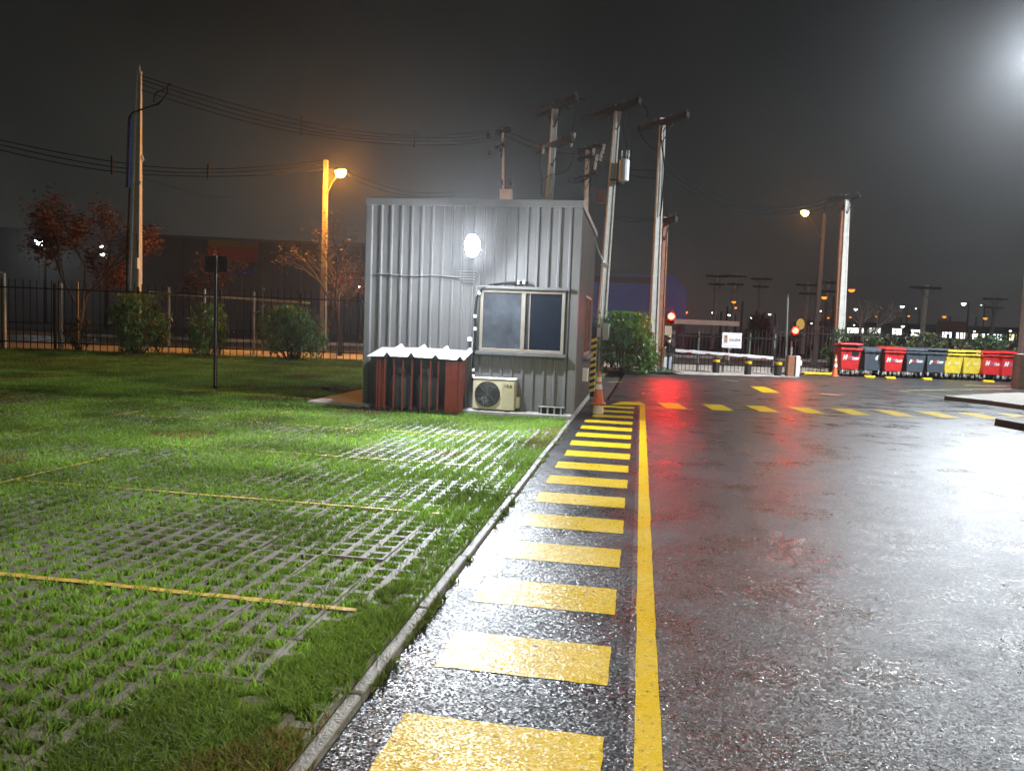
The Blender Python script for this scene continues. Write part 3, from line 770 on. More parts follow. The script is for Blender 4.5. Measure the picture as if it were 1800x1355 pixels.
# ================================================================== poles and lines
def H_pole(root, base, top, w0, w1, rz):
    """tapered concrete pole with a recessed web on each broad face"""
    m = MB(); b0, t0 = Vector(base), Vector(top)
    def ring(p, w):
        d = w * .62; r = d * .16
        pts = [(-w / 2, -d / 2), (-w * .28, -d / 2), (-w * .22, -d / 2 + r), (w * .22, -d / 2 + r), (w * .28, -d / 2), (w / 2, -d / 2), (w / 2, d / 2), (w * .28, d / 2), (w * .22, d / 2 - r), (-w * .22, d / 2 - r), (-w * .28, d / 2), (-w / 2, d / 2)]
        c, s = math.cos(rz), math.sin(rz)
        return [p + Vector((x * c - y * s, x * s + y * c, 0)) for x, y in pts]
    m.loft([ring(b0.lerp(t0, k / 8), w0 + (w1 - w0) * k / 8) for k in range(9)])
    return m.build('shaft', pole_conc, root, world=True)
def insulator(root, p, m_=None, h=.16, r=.05):
    m = MB(); m.lathe([(.014, 0), (.014, h * .35), (r, h * .4), (r * .7, h * .55), (r * .9, h * .6), (r * .55, h * .8), (r * .6, h * .9), (.015, h)], 8, tuple(p)); return m.build('insulator', m_ or insul, root, world=True)
def utility_pole(label, base, top, arms=((0.0, 1.2, 1.2),), adir=(0.65, -0.76), rz=0.4, w=(.34, .2), ins=True, group='utility poles'):
    base, top = Vector(base), Vector(top)
    r = thing('utility_pole', label, 'utility pole', base, group=group)
    H_pole(r, base - Vector((0, 0, .3)), top, w[0], w[1], rz)
    ad_ = Vector((adir[0], adir[1], 0)).normalized()
    for dz, la, lb in arms:
        c = top + Vector((0, 0, -dz - .12)) - Vector((0, .12, 0))
        a, e_ = c - ad_ * la, c + ad_ * lb
        o = MB().bar(a, e_, .14, .17).build('crossarm', black_steel, r, world=True)
        MB().bar(c + Vector((0, .24, 0)) - ad_ * la, c + Vector((0, .24, 0)) + ad_ * lb, .13, .16).build('crossarm', black_steel, r, world=True)
        for s in (-1, 1): MB().bar(c + ad_ * s * min(la, lb) * .55, c + Vector((0, 0, -.75)), .035, .02).build('brace', black_steel, r, world=True)
        if ins:
            for k in range(4): insulator(r, c + ad_ * (-la + .1 + (la + lb - .2) * k / 3) + Vector((0, 0, .065)))
    return r
P1 = utility_pole('concrete utility pole rising behind the cabin roof with two crossarms', (-3.62, 28.0, 0), P(976, 182, 28), arms=((0.0, 1.15, 1.35), (1.35, 1.1, 1.2)))
P2 = utility_pole('concrete utility pole at the cabin corner carrying a pale transformer can', (-1.48, 28.0, 0), P(1086, 186, 28), arms=((0.0, 1.3, 1.2),))
P3 = utility_pole('tall concrete utility pole on the yard edge beside the barrier', (0.46, 29.0, 0), P(1165, 208, 29), arms=((0.05, 1.3, 1.3),))
p4t = P(1490, 343, 38)
P4 = utility_pole('concrete utility pole standing behind the red and slate bins', (P(1475, 640, 38).x, 38, 0), p4t, arms=((0.0, .9, .6),), w=(.36, .22), rz=.2)
for dx, m_ in ((-.22, rust),):   # brown twin pole beside each
    for nm, r, x, Y in (('brown', P3, 1160, 29.3), ('brown', P4, 1468, 38.4)):
        pass
tw = utility_pole('rust brown pole standing close behind the tall yard edge pole', (0.74, 30.2, 0), P(1170, 382, 30.2), arms=((0.02, .5, .6),), w=(.26, .2), ins=True)
for o in tw.children:
    if o.name.startswith('shaft'): o.data.materials[0] = rust
tw2 = utility_pole('slim brown pole leaning beside the pole behind the bins', (P(1467, 640, 38.9).x, 38.9, 0), P(1481, 356, 38.9), arms=(), w=(.22, .16))
for o in tw2.children:
    if o.name.startswith('shaft'): o.data.materials[0] = rust
# extras on P2: transformer can, meter boxes, conduits
c = P(1097, 300, 27.8)
MB().lathe([(.17, -.36), (.18, -.35), (.18, .34), (.14, .37)], 14, tuple(c)).build('transformer_can', mat('pale_can', (.70, .72, .73), .5), P2, world=True)
MB().lathe([(.19, -.09), (.19, .09)], 12, tuple(P(1088, 320, 28.2))).build('transformer_can', black_steel, P2, world=True)
for dx in (-.1, .06, .14): insulator(P2, c + Vector((dx, 0, .37)), white_paint, .32, .04)
MB().bar(c + Vector((-.5, .1, -.3)), c + Vector((.2, .1, -.3)), .05).build('bracket', black_steel, P2, world=True)
for (x0, y0, x1, y1) in ((1058, 569, 1071, 598), (1048, 576, 1056, 592)):
    a, c2 = P(x0, y1, 27.6), P(x1, y0, 27.6)
    MB().box((a.x, 27.55, a.z), (c2.x, 27.78, c2.z)).build('meter_box', white_paint, P2, world=True, bevel=.01)
a = P(1063, 440, 27.7); c2 = P(1052, 650, 27.7)
MB().tube([a, c2], .022, 6).build('conduit', white_paint, P2, world=True)
MB().box(tuple(P(1053, 352, 27.9) - Vector((.1, .1, .12))), tuple(P(1058, 340, 27.9) + Vector((.12, .1, .12)))).build('switch_box', rust, P2, world=True)
def jumper(root, pts, r=.016):
    pts = [Vector(p) for p in pts]; out = []
    for k in range(len(pts) - 1):
        p0, p1, p2, p3 = pts[max(k - 1, 0)], pts[k], pts[k + 1], pts[min(k + 2, len(pts) - 1)]
        for s in range(6):
            t = s / 6
            out.append(.5 * ((2 * p1) + (p2 - p0) * t + (2 * p0 - 5 * p1 + 4 * p2 - p3) * t * t + (3 * p1 - p0 - 3 * p2 + p3) * t ** 3))
    out.append(pts[-1])
    MB().tube(out, r, 5).build('jumper_cable', cable_m, root, world=True, smooth=True)
J = lambda Y, *pp: [P(x, y, Y) for x, y in pp]
jumper(P1, J(27.9, (1012, 168), (1011, 200), (1006, 240), (1008, 270), (1000, 295), (985, 306), (968, 308), (955, 318), (952, 345)))
jumper(P1, J(27.9, (955, 258), (950, 275), (949, 290), (953, 310), (955, 346)))
jumper(P1, J(27.9, (1014, 172), (1030, 178)), .03); jumper(P1, J(27.9, (990, 185), (1002, 193)), .03)
jumper(P2, J(27.9, (1048, 200), (1030, 206), (1022, 212)), .03)
jumper(P2, J(27.9, (1122, 180), (1132, 186), (1138, 198), (1137, 208)), .022)
jumper(P2, J(27.9, (1096, 195), (1094, 215), (1098, 240), (1102, 262), (1106, 280)))
jumper(P2, J(27.9, (1104, 192), (1105, 230), (1110, 270), (1106, 290)), .01)
jumper(P3, J(28.9, (1124, 222), (1126, 236), (1133, 248), (1141, 256)), .02)
jumper(P3, J(28.9, (1141, 256), (1148, 262), (1153, 266)), .012)
jumper(P3, J(28.9, (1165, 215), (1162, 240), (1166, 275), (1168, 300), (1164, 350), (1160, 380)), .03)
jumper(P3, J(28.9, (1180, 210), (1172, 222), (1165, 232)), .02)
jumper(P4, J(37.9, (1455, 352), (1449, 365), (1452, 378), (1458, 384)), .02)
jumper(P4, J(37.9, (1464, 352), (1470, 366), (1477, 372), (1484, 362)), .02)
jumper(P4, J(37.9, (1494, 352), (1498, 365), (1494, 392)), .02)
# hook bolts and insulator strings near P1 lower arm
for x, y in ((1010, 240), (956, 262), (1006, 250)):
    MB().tube(J(27.8, (x, y - 6), (x - 2, y + 8)), .045, 8).build('insulator', mat('pale_insulator', (.42, .45, .46), .3), P1, world=True)

PA_top = P(245, 126, 26.5)
PA = utility_pole('pale tapering concrete pole behind the oleander on the lawn', (-18.95, 26.5, 0), PA_top, arms=(), w=(.50, .16), rz=.1)
MB().lathe([(.07, -.1), (.06, 0), (.01, .25)], 6, tuple(PA_top)).build('cap', pole_conc, PA, world=True)
MB().bar(P(229, 205, 26.35), P(225, 330, 26.35), .13, .10).build('blue_conduit', blue_pipe, PA, world=True)
jumper(PA, J(26.3, (228, 330), (224, 430), (222, 540)), .03)
jumper(PA, J(26.3, (229, 210), (231, 200), (240, 196), (262, 188), (277, 183), (283, 178)), .03)
jumper(PA, J(26.3, (277, 186), (288, 172), (293, 165), (296, 150), (301, 148)), .025)
jumper(PA, J(26.3, (270, 180), (273, 165), (283, 160), (290, 156)), .025)
for x, y in ((250, 281), (251, 285), (247, 326)): insulator(PA, P(x, y, 26.2), white_paint, .16, .06)
a = P(242, 463, 26.2); MB().box((a.x - .06, 26.1, a.z - .2), (a.x + .06, 26.24, a.z + .2)).build('junction_box', white_paint, PA, world=True)
jumper(PA, J(26.2, (240, 410), (242, 440), (242, 456)), .014)

def wire(label, a, c, sag, r=.016, strands=1, sp=.12, cat='cable', spacers=()):
    a, c = Vector(a), Vector(c)
    root = thing('overhead_line', label, 'power line', a)
    def at(t, k): return a.lerp(c, t) + Vector((0, 0, -4 * sag * t * (1 - t) - k * sp + (.03 * math.sin(9 * t + k))))
    for k in range(strands):
        MB().tube([at(i / 28, k) for i in range(29)], r, 5).build('strand', cable_m, root, world=True, smooth=True)
    for t in spacers:
        p = at(t, 0)
        MB().bar(p + Vector((0, 0, .22)), at(t, strands - 1) - Vector((0, 0, .12)), .07, .05).build('spacer', black_steel, root, world=True)
    return root
far_t = P(884, 228, 46)
wire('bundle of power lines sagging from the pale pole over the cabin', P(250, 134, 26.5), far_t, 1.05, .018, 4, .17, spacers=(.33, .66))
wire('thick power line continuing behind the cabin poles', far_t, P(1032, 262, 46), .35, .022, 2, .3)
wire('dark lines running between the poles towards the gate pole', P(1032, 262, 46), P(1166, 300, 29), .4, .016, 2, .28)
wire('pair of lines sagging from the yard edge pole to the pole behind the bins', P(1166, 292, 29), p4t - Vector((.5, 0, .05)), .95, .017, 3, .16)
wire('lower lines crossing the left sky to the sodium lamp pole', P(-60, 232, 24), P(572, 282, 33), .75, .018, 3, .17, spacers=(.35, .62))
wire('thin line running on from the sodium lamp pole behind the cabin', P(574, 286, 33), P(800, 338, 42), .5, .015, 2, .2)
wire('short low line between cabin rear pole and brown pole', P(1062, 374, 28), P(1168, 380, 30), .12, .014, 2, .12)
wire('thin drooping service wire leaving the pale pole', P(247, 312, 26.5), P(420, 348, 40), .2, .01)

# poles farther back above the cabin roof
KA = utility_pole('distant slim pole crowded with insulators above the cabin roof', P(885, 560, 46) * 1, P(884, 226, 46), arms=((0.05, .9, .9), (.9, .7, .3)), w=(.2, .13), group='poles far behind')
KB = utility_pole('distant pole with switchgear crossarm between the cabin poles', P(1024, 570, 46), P(1033, 258, 46), arms=((0.0, .9, .9), (.5, .9, .5), (1.6, 1.1, 1.0)), w=(.3, .22), group='poles far behind')
c = P(889, 342, 45.5)
MB().box((c.x - .35, 45.4, c.z - .35), (c.x + .35, 45.9, c.z + .3)).build('transformer_box', mat('pale_box', (.4, .4, .38), .6), KA, world=True)
for k in range(3): insulator(KA, c + Vector((-.25 + .25 * k, 0, .3)), insul, .6, .09)
for x, y in ((858, 240), (873, 232), (880, 262), (860, 268)): MB().lathe([(.05, -.2), (.13, -.1), (.13, .1), (.05, .2)], 8, tuple(P(x, y, 45.8))).build('insulator', insul, KA, world=True)
for x, y in ((1050, 280), (1058, 275), (1045, 265), (1062, 262), (1048, 290)): MB().tube(J(45.6, (x, y - 8), (x - 3, y + 8)), .09, 8).build('fuse', MATS['pale_insulator'], KB, world=True)
jumper(KB, J(45.6, (1035, 260), (1050, 256), (1062, 262), (1055, 280), (1040, 300), (1036, 345)), .04)
jumper(KB, J(45.6, (1000, 312), (1002, 322), (1020, 320), (1034, 313)), .05)

# ================================================================== lamps
def sodium_lamp(label, base, head, lens_m, hw=.5, arm=True, col_m=None, group='sodium street lamps', pole_top=None):
    base, head = Vector(base), Vector(head)
    r = thing('street_lamp', label, 'street lamp', base, group=group)
    top = Vector(pole_top) if pole_top else Vector((base.x, base.y, head.z + .1))
    MB().bar(base - Vector((0, 0, .3)), top, .26, .2, .17, .14).build('pole', col_m or pole_conc, r, world=True)
    if arm:
        MB().tube([top - Vector((0, 0, 1.6)), top.lerp(head, .45) - Vector((0, 0, .75)), head + Vector((0, 0, .02))], .03, 6).build('arm', col_m or galv, r, world=True)
    d = Vector((head.x - base.x, head.y - base.y, 0)); d = d.normalized() if d.length > .01 else Vector((0, -1, 0))
    M_ = Matrix.Translation(head) @ Matrix(((d.x, -d.y, 0, 0), (d.y, d.x, 0, 0), (0, 0, 1, 0), (0, 0, 0, 1))) @ Matrix.Diagonal((hw, hw * .55, hw * .5, 1))
    def half(s, k0=1.0, dp=.55):
        return [[M_ @ Vector((k0 * math.cos(a) * math.cos(2 * math.pi * j / 14), k0 * math.cos(a) * math.sin(2 * math.pi * j / 14), s * dp * math.sin(a))) for j in range(14)] for a in (0, .5, 1.0, 1.5)]
    MB().loft(half(1)).build('lamp_head', galv, r, world=True, smooth=True)
    MB().loft(half(-1, .92, 1.5)).build('lens', lens_m, r, world=True, smooth=True)
    return r
S1 = sodium_lamp('sodium street lamp glowing orange over the fence beside the cabin', (-14.15, 33.0, 0), P(599, 301, 32.2), sod_big, .36, pole_top=P(573, 282, 33), col_m=mat('brown_pole_concrete', (.26, .24, .21), .8, var=.3, dirt=.3))
S2 = sodium_lamp('sodium lamp hanging orange over the street beside the gate', (10.0, 47.0, 0), P(1415, 372, 45), emis('sodium_lens_b', SODIUM, 420.0), .34, pole_top=(10.0, 47.0, 8.6), col_m=mat('dark_far_pole', (.05, .04, .035), .8))
# lamp post on the right island, LED head leaning over the yard
RB = Vector((12.35, 27.4, .13))
lp = thing('lamp_post', 'tall steel lamp post on brown plinth with white light at its top', 'lamp post', RB)
m = MB(); m.cbox((-.27, -.25, 0), (.27, .25, 1.15), .02); m.build('plinth', plinth_m, lp)
MB().box((.272, -.2, 0), (.46, .2, 1.2)).build('plinth_block', rust, lp)
MB().box((-.20, -.17, 1.152), (-.02, .17, 5.5)).build('column', galv, lp, bevel=.01)
MB().box((.0, -.17, 1.152), (.17, .17, 5.5)).build('column', galv, lp, bevel=.01)
MB().tube([(0, 0, 5.5), (0, 0, 10.6)], .09, 10, .06).build('mast', galv, lp)
MB().tube([(0, 0, 10.5), (-.2, -.1, 10.62), (-.3, -.2, 10.6)], .04, 8).build('arm', galv, lp)
MB().box((-.42, -.1, 5.35), (-.205, .1, 5.47)).build('bracket', rust, lp)
m = MB(); Mh2 = Matrix.Translation((-.28, -.27, 10.56)) @ Matrix.Rotation(math.radians(10), 4, 'Y') @ Matrix.Rotation(.2, 4, 'Z')
m.box((-.32, -.15, -.02), (.32, .15, .07), Mh2); m.build('lamp_head', galv, lp)
m = MB(); m.box((-.28, -.12, -.05), (.20, .12, -.022), Mh2); m.build('lens', led_post, lp)
# its twin behind the viewer, along the same yard (seen mirrored in the cabin window)
RB2 = Vector((7.5, -2.0, .0))
lp2 = thing('lamp_post', 'steel lamp post with white light on the near side of the yard', 'lamp post', RB2)
MB().cbox((-.27, -.25, 0), (.27, .25, 1.15), .02).build('plinth', plinth_m, lp2)
MB().tube([(0, 0, 1.15), (0, 0, 8.6)], .10, 10, .06).build('mast', galv, lp2)
MB().tube([(0, 0, 8.5), (-.4, .1, 8.62), (-.8, .2, 8.6)], .04, 8).build('arm', galv, lp2)
Mh3 = Matrix.Translation((-1.05, .3, 8.56)) @ Matrix.Rotation(math.radians(8), 4, 'Y')
m = MB(); m.box((-.32, -.15, -.02), (.32, .15, .07), Mh3); m.build('lamp_head', galv, lp2)
m = MB(); m.box((-.28, -.12, -.05), (.20, .12, -.022), Mh3); m.build('lens', emis('near_post_lens', (1.0, .90, .70), 5600.0), lp2)

# ================================================================== fences and gate
def bar_mesh(h, w=.028):
    m = MB(); d = .012
    r = lambda z, k=1.0: [(-w / 2 * k, -d / 2 * k, z), (w / 2 * k, -d / 2 * k, z), (w / 2 * k, d / 2 * k, z), (-w / 2 * k, d / 2 * k, z)]
    m.loft([r(0), r(h - .10), r(h - .095, 1.5), r(h, .12)]); return m
def fence(name, label, x0, x1, pitch, h, post_step, z0=0.05, rails=(.25, -.35), off=0.0, post_m=None, cat='fence', bw=.028):
    o0 = FL(x0, off)
    r = thing(name, label, cat, (o0.x, o0.y, z0), ANG)
    L_ = (x1 - x0) / U2.x; n = int(L_ / pitch); b0 = None
    for i in range(n + 1):
        o = copy_part(b0, r) if b0 else bar_mesh(h, bw).build('bar', black_steel, r)
        b0 = b0 or o
        o.location = (i * pitch, random.uniform(-.004, .004), random.uniform(-.02, .01)); o.rotation_euler = (random.uniform(-.008, .008), random.uniform(-.006, .006), 0)
    for z in rails:
        zz = z if z > 0 else h + z
        MB().box((-.02, .012, zz - .025), (L_ + .02, .045, zz + .025)).build('rail', black_steel, r)
    k = 0.0
    while k <= L_ + .01:
        MB().box((k + .045, .05, -.1), (k + .125, .13, h - .15)).build('post', post_m or black_steel, r); k += post_step
    return r
fence('bar_fence', 'long dark bar fence with pointed tops along the lawn', -27.5, -9.2, .25, 2.6, 3.0, z0=.02)
fence('bar_fence', 'short dark bar fence behind the leafy shrub by the yard edge', -3.2, 0.95, .20, 2.0, 2.1)
fence('sliding_gate', 'dark barred exit gate carrying the white sign', 1.25, 5.65, .155, 1.72, 1.05, cat='gate', post_m=mat('dull_green_steel', (.10, .13, .12), .5), off=.1, bw=.02)
fence('bar_fence', 'dark bar fence with pointed tops behind the row of bins', 5.95, 17.5, .17, 2.0, 2.6, bw=.022, off=1.75)
MB_ = None
# concrete and steel posts seen in the left fence
for lab, x, y0, y1, Y, m_ in (('pale concrete post at the far end of the long fence', 4, 480, 610, 25.4, pole_conc), ('slim grey post standing behind the long fence near the autumn tree', 108, 500, 605, 26.3, pole_conc), ('slim galvanised post behind the long fence beside the oleander', 137, 497, 600, 26.6, galv)):
    t, bt = P(x, y0, Y), P(x, y1, Y); t.x = bt.x
    r = thing('fence_post', lab, 'post', (bt.x, Y, .05), group='posts along the long fence')
    hgt = t.z - .05
    MB().cbox((-.06 if x > 10 else -.16, -.05, -.2), (.06 if x > 10 else .16, .05, hgt), .008).build('shaft', m_, r)
    MB().lathe([(.05, hgt), (.05, hgt + .03), (.01, hgt + .06)], 8).build('cap', m_, r)
# galvanised railing behind the fence
rl = thing('tubular_railing', 'galvanised tubular frame railing behind the long fence', 'railing', FL(-18.2, .7))
for x, y0 in ((297, 505), (360, 508), (447, 513), (520, 545)):
    t = P(x, y0, 27.6 + (x - 297) * .006); MB().tube([(t.x, t.y, -.1), (t.x, t.y, t.z)], .045, 8).build('upright', galv, rl, world=True)
a, c = P(262, 514, 27.3), P(545, 533, 29.2); MB().tube([a, c], .04, 8).build('top_rail', galv, rl, world=True)
a, c = P(380, 598, 28.0), P(480, 602, 28.7); MB().tube([a, c], .04, 8).build('low_rail', galv, rl, world=True)
op = thing('marker_pole', 'thin orange lit pole behind the railing', 'pole', FL(-14.6, 1.8)); t = P(463, 512, 29.3)
MB().tube([(t.x, t.y, 0), (t.x, t.y, t.z)], .04, 8).build('shaft', concrete, op, world=True); MB().lathe([(.055, 0), (.055, .1), (.02, .14)], 8, tuple(t)).build('cap', concrete, op, world=True)

# sign on the gate
gp = FL(3.2, 0); a = P(1268, 611, 31.6); c = P(1301, 586, 31.9)
sg = thing('exit_sign', 'white sign with traffic light symbol reading SALIDA on the gate', 'sign', (a.x, 31.55, a.z), ANG)
sw_, sh_ = .80, .60
MB().cbox((0, -.02, 0), (sw_, 0, sh_), .004).build('panel', white_paint, sg)
MB().box((.09, -.026, .20), (.21, -.0215, .50)).build('symbol', mat('symbol_dark', (.16, .13, .09), .5), sg)
for z, c_ in ((.45, (.55, .05, .05)), (.35, (.6, .45, .1)), (.25, (.35, .4, .2))):
    m = MB(); m.poly([(.15 + .035 * math.cos(2 * math.pi * j / 14), -.0275, z + .035 * math.sin(2 * math.pi * j / 14)) for j in range(14)]); m.build('symbol_light', mat('sym%.2f' % z, c_, .5), sg)
lettering('lettering', 'SALIDA', .145, print_dark, sg, FACE(.285, -.023, .27), bold=.002)
MB().box((.09, -.0245, .06), (.66, -.0215, .085)).build('small_print', mat('grey_print', (.5, .5, .5), .6), sg)

# barrier
bc = thing('barrier', 'boom barrier with pale cabinet and lowered white arm before the gate', 'barrier', (.98, 29.75, 0), ANG)
m = MB(); m.loft([[(-.16, -.15, 0), (.17, -.15, 0), (.17, .15, 0), (-.16, .15, 0)], [(-.10, -.13, .98), (.20, -.13, .98), (.20, .13, .98), (-.10, .13, .98)]]); m.build('cabinet', cab_blue, bc, bevel=.015)
m = MB(); m.quad((-.13, -.153, .06), (.02, -.153, .06), (.06, -.137, .9), (-.075, -.137, .9)); m.build('door', white_paint, bc)
MB().lathe([(.17, 0), (.19, .04), (.19, .16), (.13, .24), (.05, .26)], 14, (.10, 0, .985)).build('motor_head', black_steel, bc)
AL = 4.1
a0 = Vector((.28, -.2, .86)); a1 = Vector((AL, -.2, .70))
MB().bar(a0, a1, .05, .115).build('arm', white_paint, bc, bevel=.008)
MB().bar(Vector((-.05, -.2, .90)), a0, .06, .2).build('arm_mount', black_steel, bc)
for k in range(5):
    p = a0.lerp(a1, .14 + .19 * k)
    MB().box((p.x - .1, -.2275, p.z - .055), (p.x + .1, -.2255, p.z - .02)).build('reflector', mat('red_reflector', (.35, .03, .03), .3), bc)
# bollards
for i, (x, lab) in enumerate(((1258, 'first of three black bollards with yellow band, nearest the barrier cabinet'), (1314, 'middle of three black bollards with yellow band before the gate'), (1367, 'last of three black bollards with yellow band, nearest the reader box'))):
    p = G(x, (655, 658, 660)[i])
    r = thing('bollard', lab, 'bollard', (p.x, p.y, 0), group='black bollards before the gate')
    MB().lathe([(.14, -.02), (.135, .01), (.135, .42)], 18).build('shaft', rubber, r, smooth=False)
    MB().lathe([(.139, .42), (.139, .53)], 18).build('yellow_band', yellow_band, r)
    MB().lathe([(.133, .53), (.133, .56), (.10, .60), (.02, .61)], 18).build('cap', black_steel, r)
# card reader box
p = G(1389, 661)
rd = thing('reader_box', 'rusty brown reader cabinet with white housing beside the exit lane', 'reader', (p.x, p.y, 0), ANG)
MB().cbox((-.17, -.12, 0), (.10, .12, .80), .012).build('cabinet', rust, rd)
MB().cbox((.13, -.16, .0), (.30, .10, .80), .012).build('white_housing', white_paint, rd)
MB().cbox((.301, -.10, .42), (.40, .06, .62), .01).build('side_box', white_paint, rd)
MB().box((.102, -.06, .02), (.128, .02, .78)).build('seam', black_steel, rd)

# red signals
def signal(label, base, ctr, extra, red_m):
    r = thing('traffic_signal', label, 'traffic signal', base)
    bx, by, _ = base
    MB().tube([(bx, by, 0), (bx, by, ctr[2] + .05)], .04, 8).build('pole', black_steel if extra else galv, r, world=True)
    x, y, z = ctr
    MB().cbox((x - .13, y - .02, z - .42), (x + .13, y + .16, z + .17), .02).build('housing', black_steel, r, world=True)
    for dz, m_ in ((0, red_m), (-.26, mat('unlit_green_lens', (.02, .05, .03), .2))):
        m = MB(); m.loft([[(x + rr * math.cos(2 * math.pi * j / 18), yy, z + dz + rr * math.sin(2 * math.pi * j / 18)) for j in range(18)] for rr, yy in ((.12, y - .021), (.10, y - .05), (.02, y - .07))]); m.build('lens', m_, r, world=True, smooth=True)
        m = MB(); m.loft([[(x + .11 * math.cos(math.pi * j / 12), y - .022 - .13 * s, z + dz + .11 * math.sin(math.pi * j / 12)) for j in range(13)] for s in (0, 1)], cap=False); m.build('visor', black_steel, r, world=True)
    return r
c1 = P(1180, 556, 29.4)
s1 = signal('red traffic signal on a striped post above the barrier cabinet', (c1.x - .03, 29.5, 0), c1, True, red_lit)
a = P(1168, 589, 29.3); c2 = P(1181, 573, 29.3)
MB().box((a.x, 29.2, a.z), (c2.x, 29.3, c2.z)).build('notice_plate', mat('cream_plate', (.78, .72, .5), .5), s1, world=True)
for k, z in enumerate((1.15, 1.35)): MB().lathe([(.055, 0), (.055, .1)], 10, (c1.x - .03, 29.5, z)).build('stripe', mat('cream_plate', (1, 1, 1)), s1, world=True)
c2 = P(1398, 581, 31.4)
s2 = signal('red traffic signal on a thin pole beside the reader box', (c2.x - .07, 31.55, 0), c2, False, red_lit2)
m = MB(); cc2 = P(1407, 570, 31.8); m.loft([[(cc2.x + .16 * math.cos(2 * math.pi * j / 20), cc2.y + yy, cc2.z + .22 * math.sin(2 * math.pi * j / 20)) for j in range(20)] for yy in (0, .02)])
m.build('round_plate', mat('amber_plate', (.30, .17, .02), .5), s2, world=True)
gpst = thing('gate_post', 'slim tall steel post at the end of the sliding gate', 'post', (P(1383, 650, 32).x, 32.3, 0))
t = P(1385, 520, 32.3); MB().tube([(gpst.location.x, 32.3, 0), (t.x, 32.3, t.z)], .04, 8).build('shaft', MATS['dull_green_steel'], gpst, world=True); MB().lathe([(.055, 0), (.055, .03), (.01, .07)], 8, (t.x, 32.3, t.z)).build('cap', black_steel, gpst, world=True)

# ================================================================== wheeled bins
def bin_proto(m_, lid_open=0.0):
    parts = []
    w, d, h = 1.0, .86, 1.16
    m = MB()
    def ring(k, z): return [(-w / 2 + k, -d / 2 + k, z), (w / 2 - k, -d / 2 + k, z), (w / 2 - k, d / 2 - k * .3, z), (-w / 2 + k, d / 2 - k * .3, z)]
    m.loft([ring(.13, .24), ring(.10, .27), ring(.015, 1.02), ring(-.03, 1.03), ring(-.03, 1.10), ring(.0, 1.11)])
    parts.append(('body', m, m_))
    m = MB(); s = lid_open
    m.loft([[(-w / 2 - .045, -d / 2 - .045, 1.112), (w / 2 + .045, -d / 2 - .045, 1.112), (w / 2 + .045, d / 2 + .04, 1.112), (-w / 2 - .045, d / 2 + .04, 1.112)],
            [(-w / 2 - .045, -d / 2 - .045, 1.15), (w / 2 + .045, -d / 2 - .045, 1.15), (w / 2 + .045, d / 2 + .04, 1.18), (-w / 2 - .045, d / 2 + .04, 1.18)],
            [(-w / 2 + .04, -d / 2 + .06, 1.20), (w / 2 - .04, -d / 2 + .06, 1.20), (w / 2 - .04, d / 2 - .03, 1.26), (-w / 2 + .04, d / 2 - .03, 1.26)]])
    if s:
        M_ = Matrix.Translation((0, d / 2, 1.13)) @ Matrix.Rotation(-s, 4, 'X') @ Matrix.Translation((0, -d / 2, -1.11)); m.v = [tuple(M_ @ Vector(p)) for p in m.v]
    parts.append(('lid', m, m_))
    return parts
bins = [('red', 1492, 661, 1.04, bin_red, 'large red bin with raised lid next to the fence, first of the row', .13),
        ('grey', 1533, 662, .98, bin_grey, 'slate bin marked 6 between two red bins', 0),
        ('red', 1568, 664, 1.0, bin_red, 'red bin between two slate bins', 0),
        ('grey', 1607, 665, 1.0, bin_grey, 'slate lettered bin beside the lone red bin', 0),
        ('grey', 1643, 666, 1.0, bin_grey, 'slate lettered bin beside the yellow bins', 0),
        ('yellow', 1673, 667, .98, bin_yellow, 'yellow bin next to the slate bins', 0),
        ('yellow', 1706, 668, .98, bin_yellow, 'yellow bin next to the red bins', 0),
        ('red', 1742, 670, 1.0, bin_red, 'red bin next to the yellow bins', 0),
        ('red', 1776, 672, 1.0, bin_red, 'last red bin of the row, partly hidden by the lamp post', 0)]
wheel_fork = mat('zinc_fork', (.6, .6, .58), .4, metal=.4)
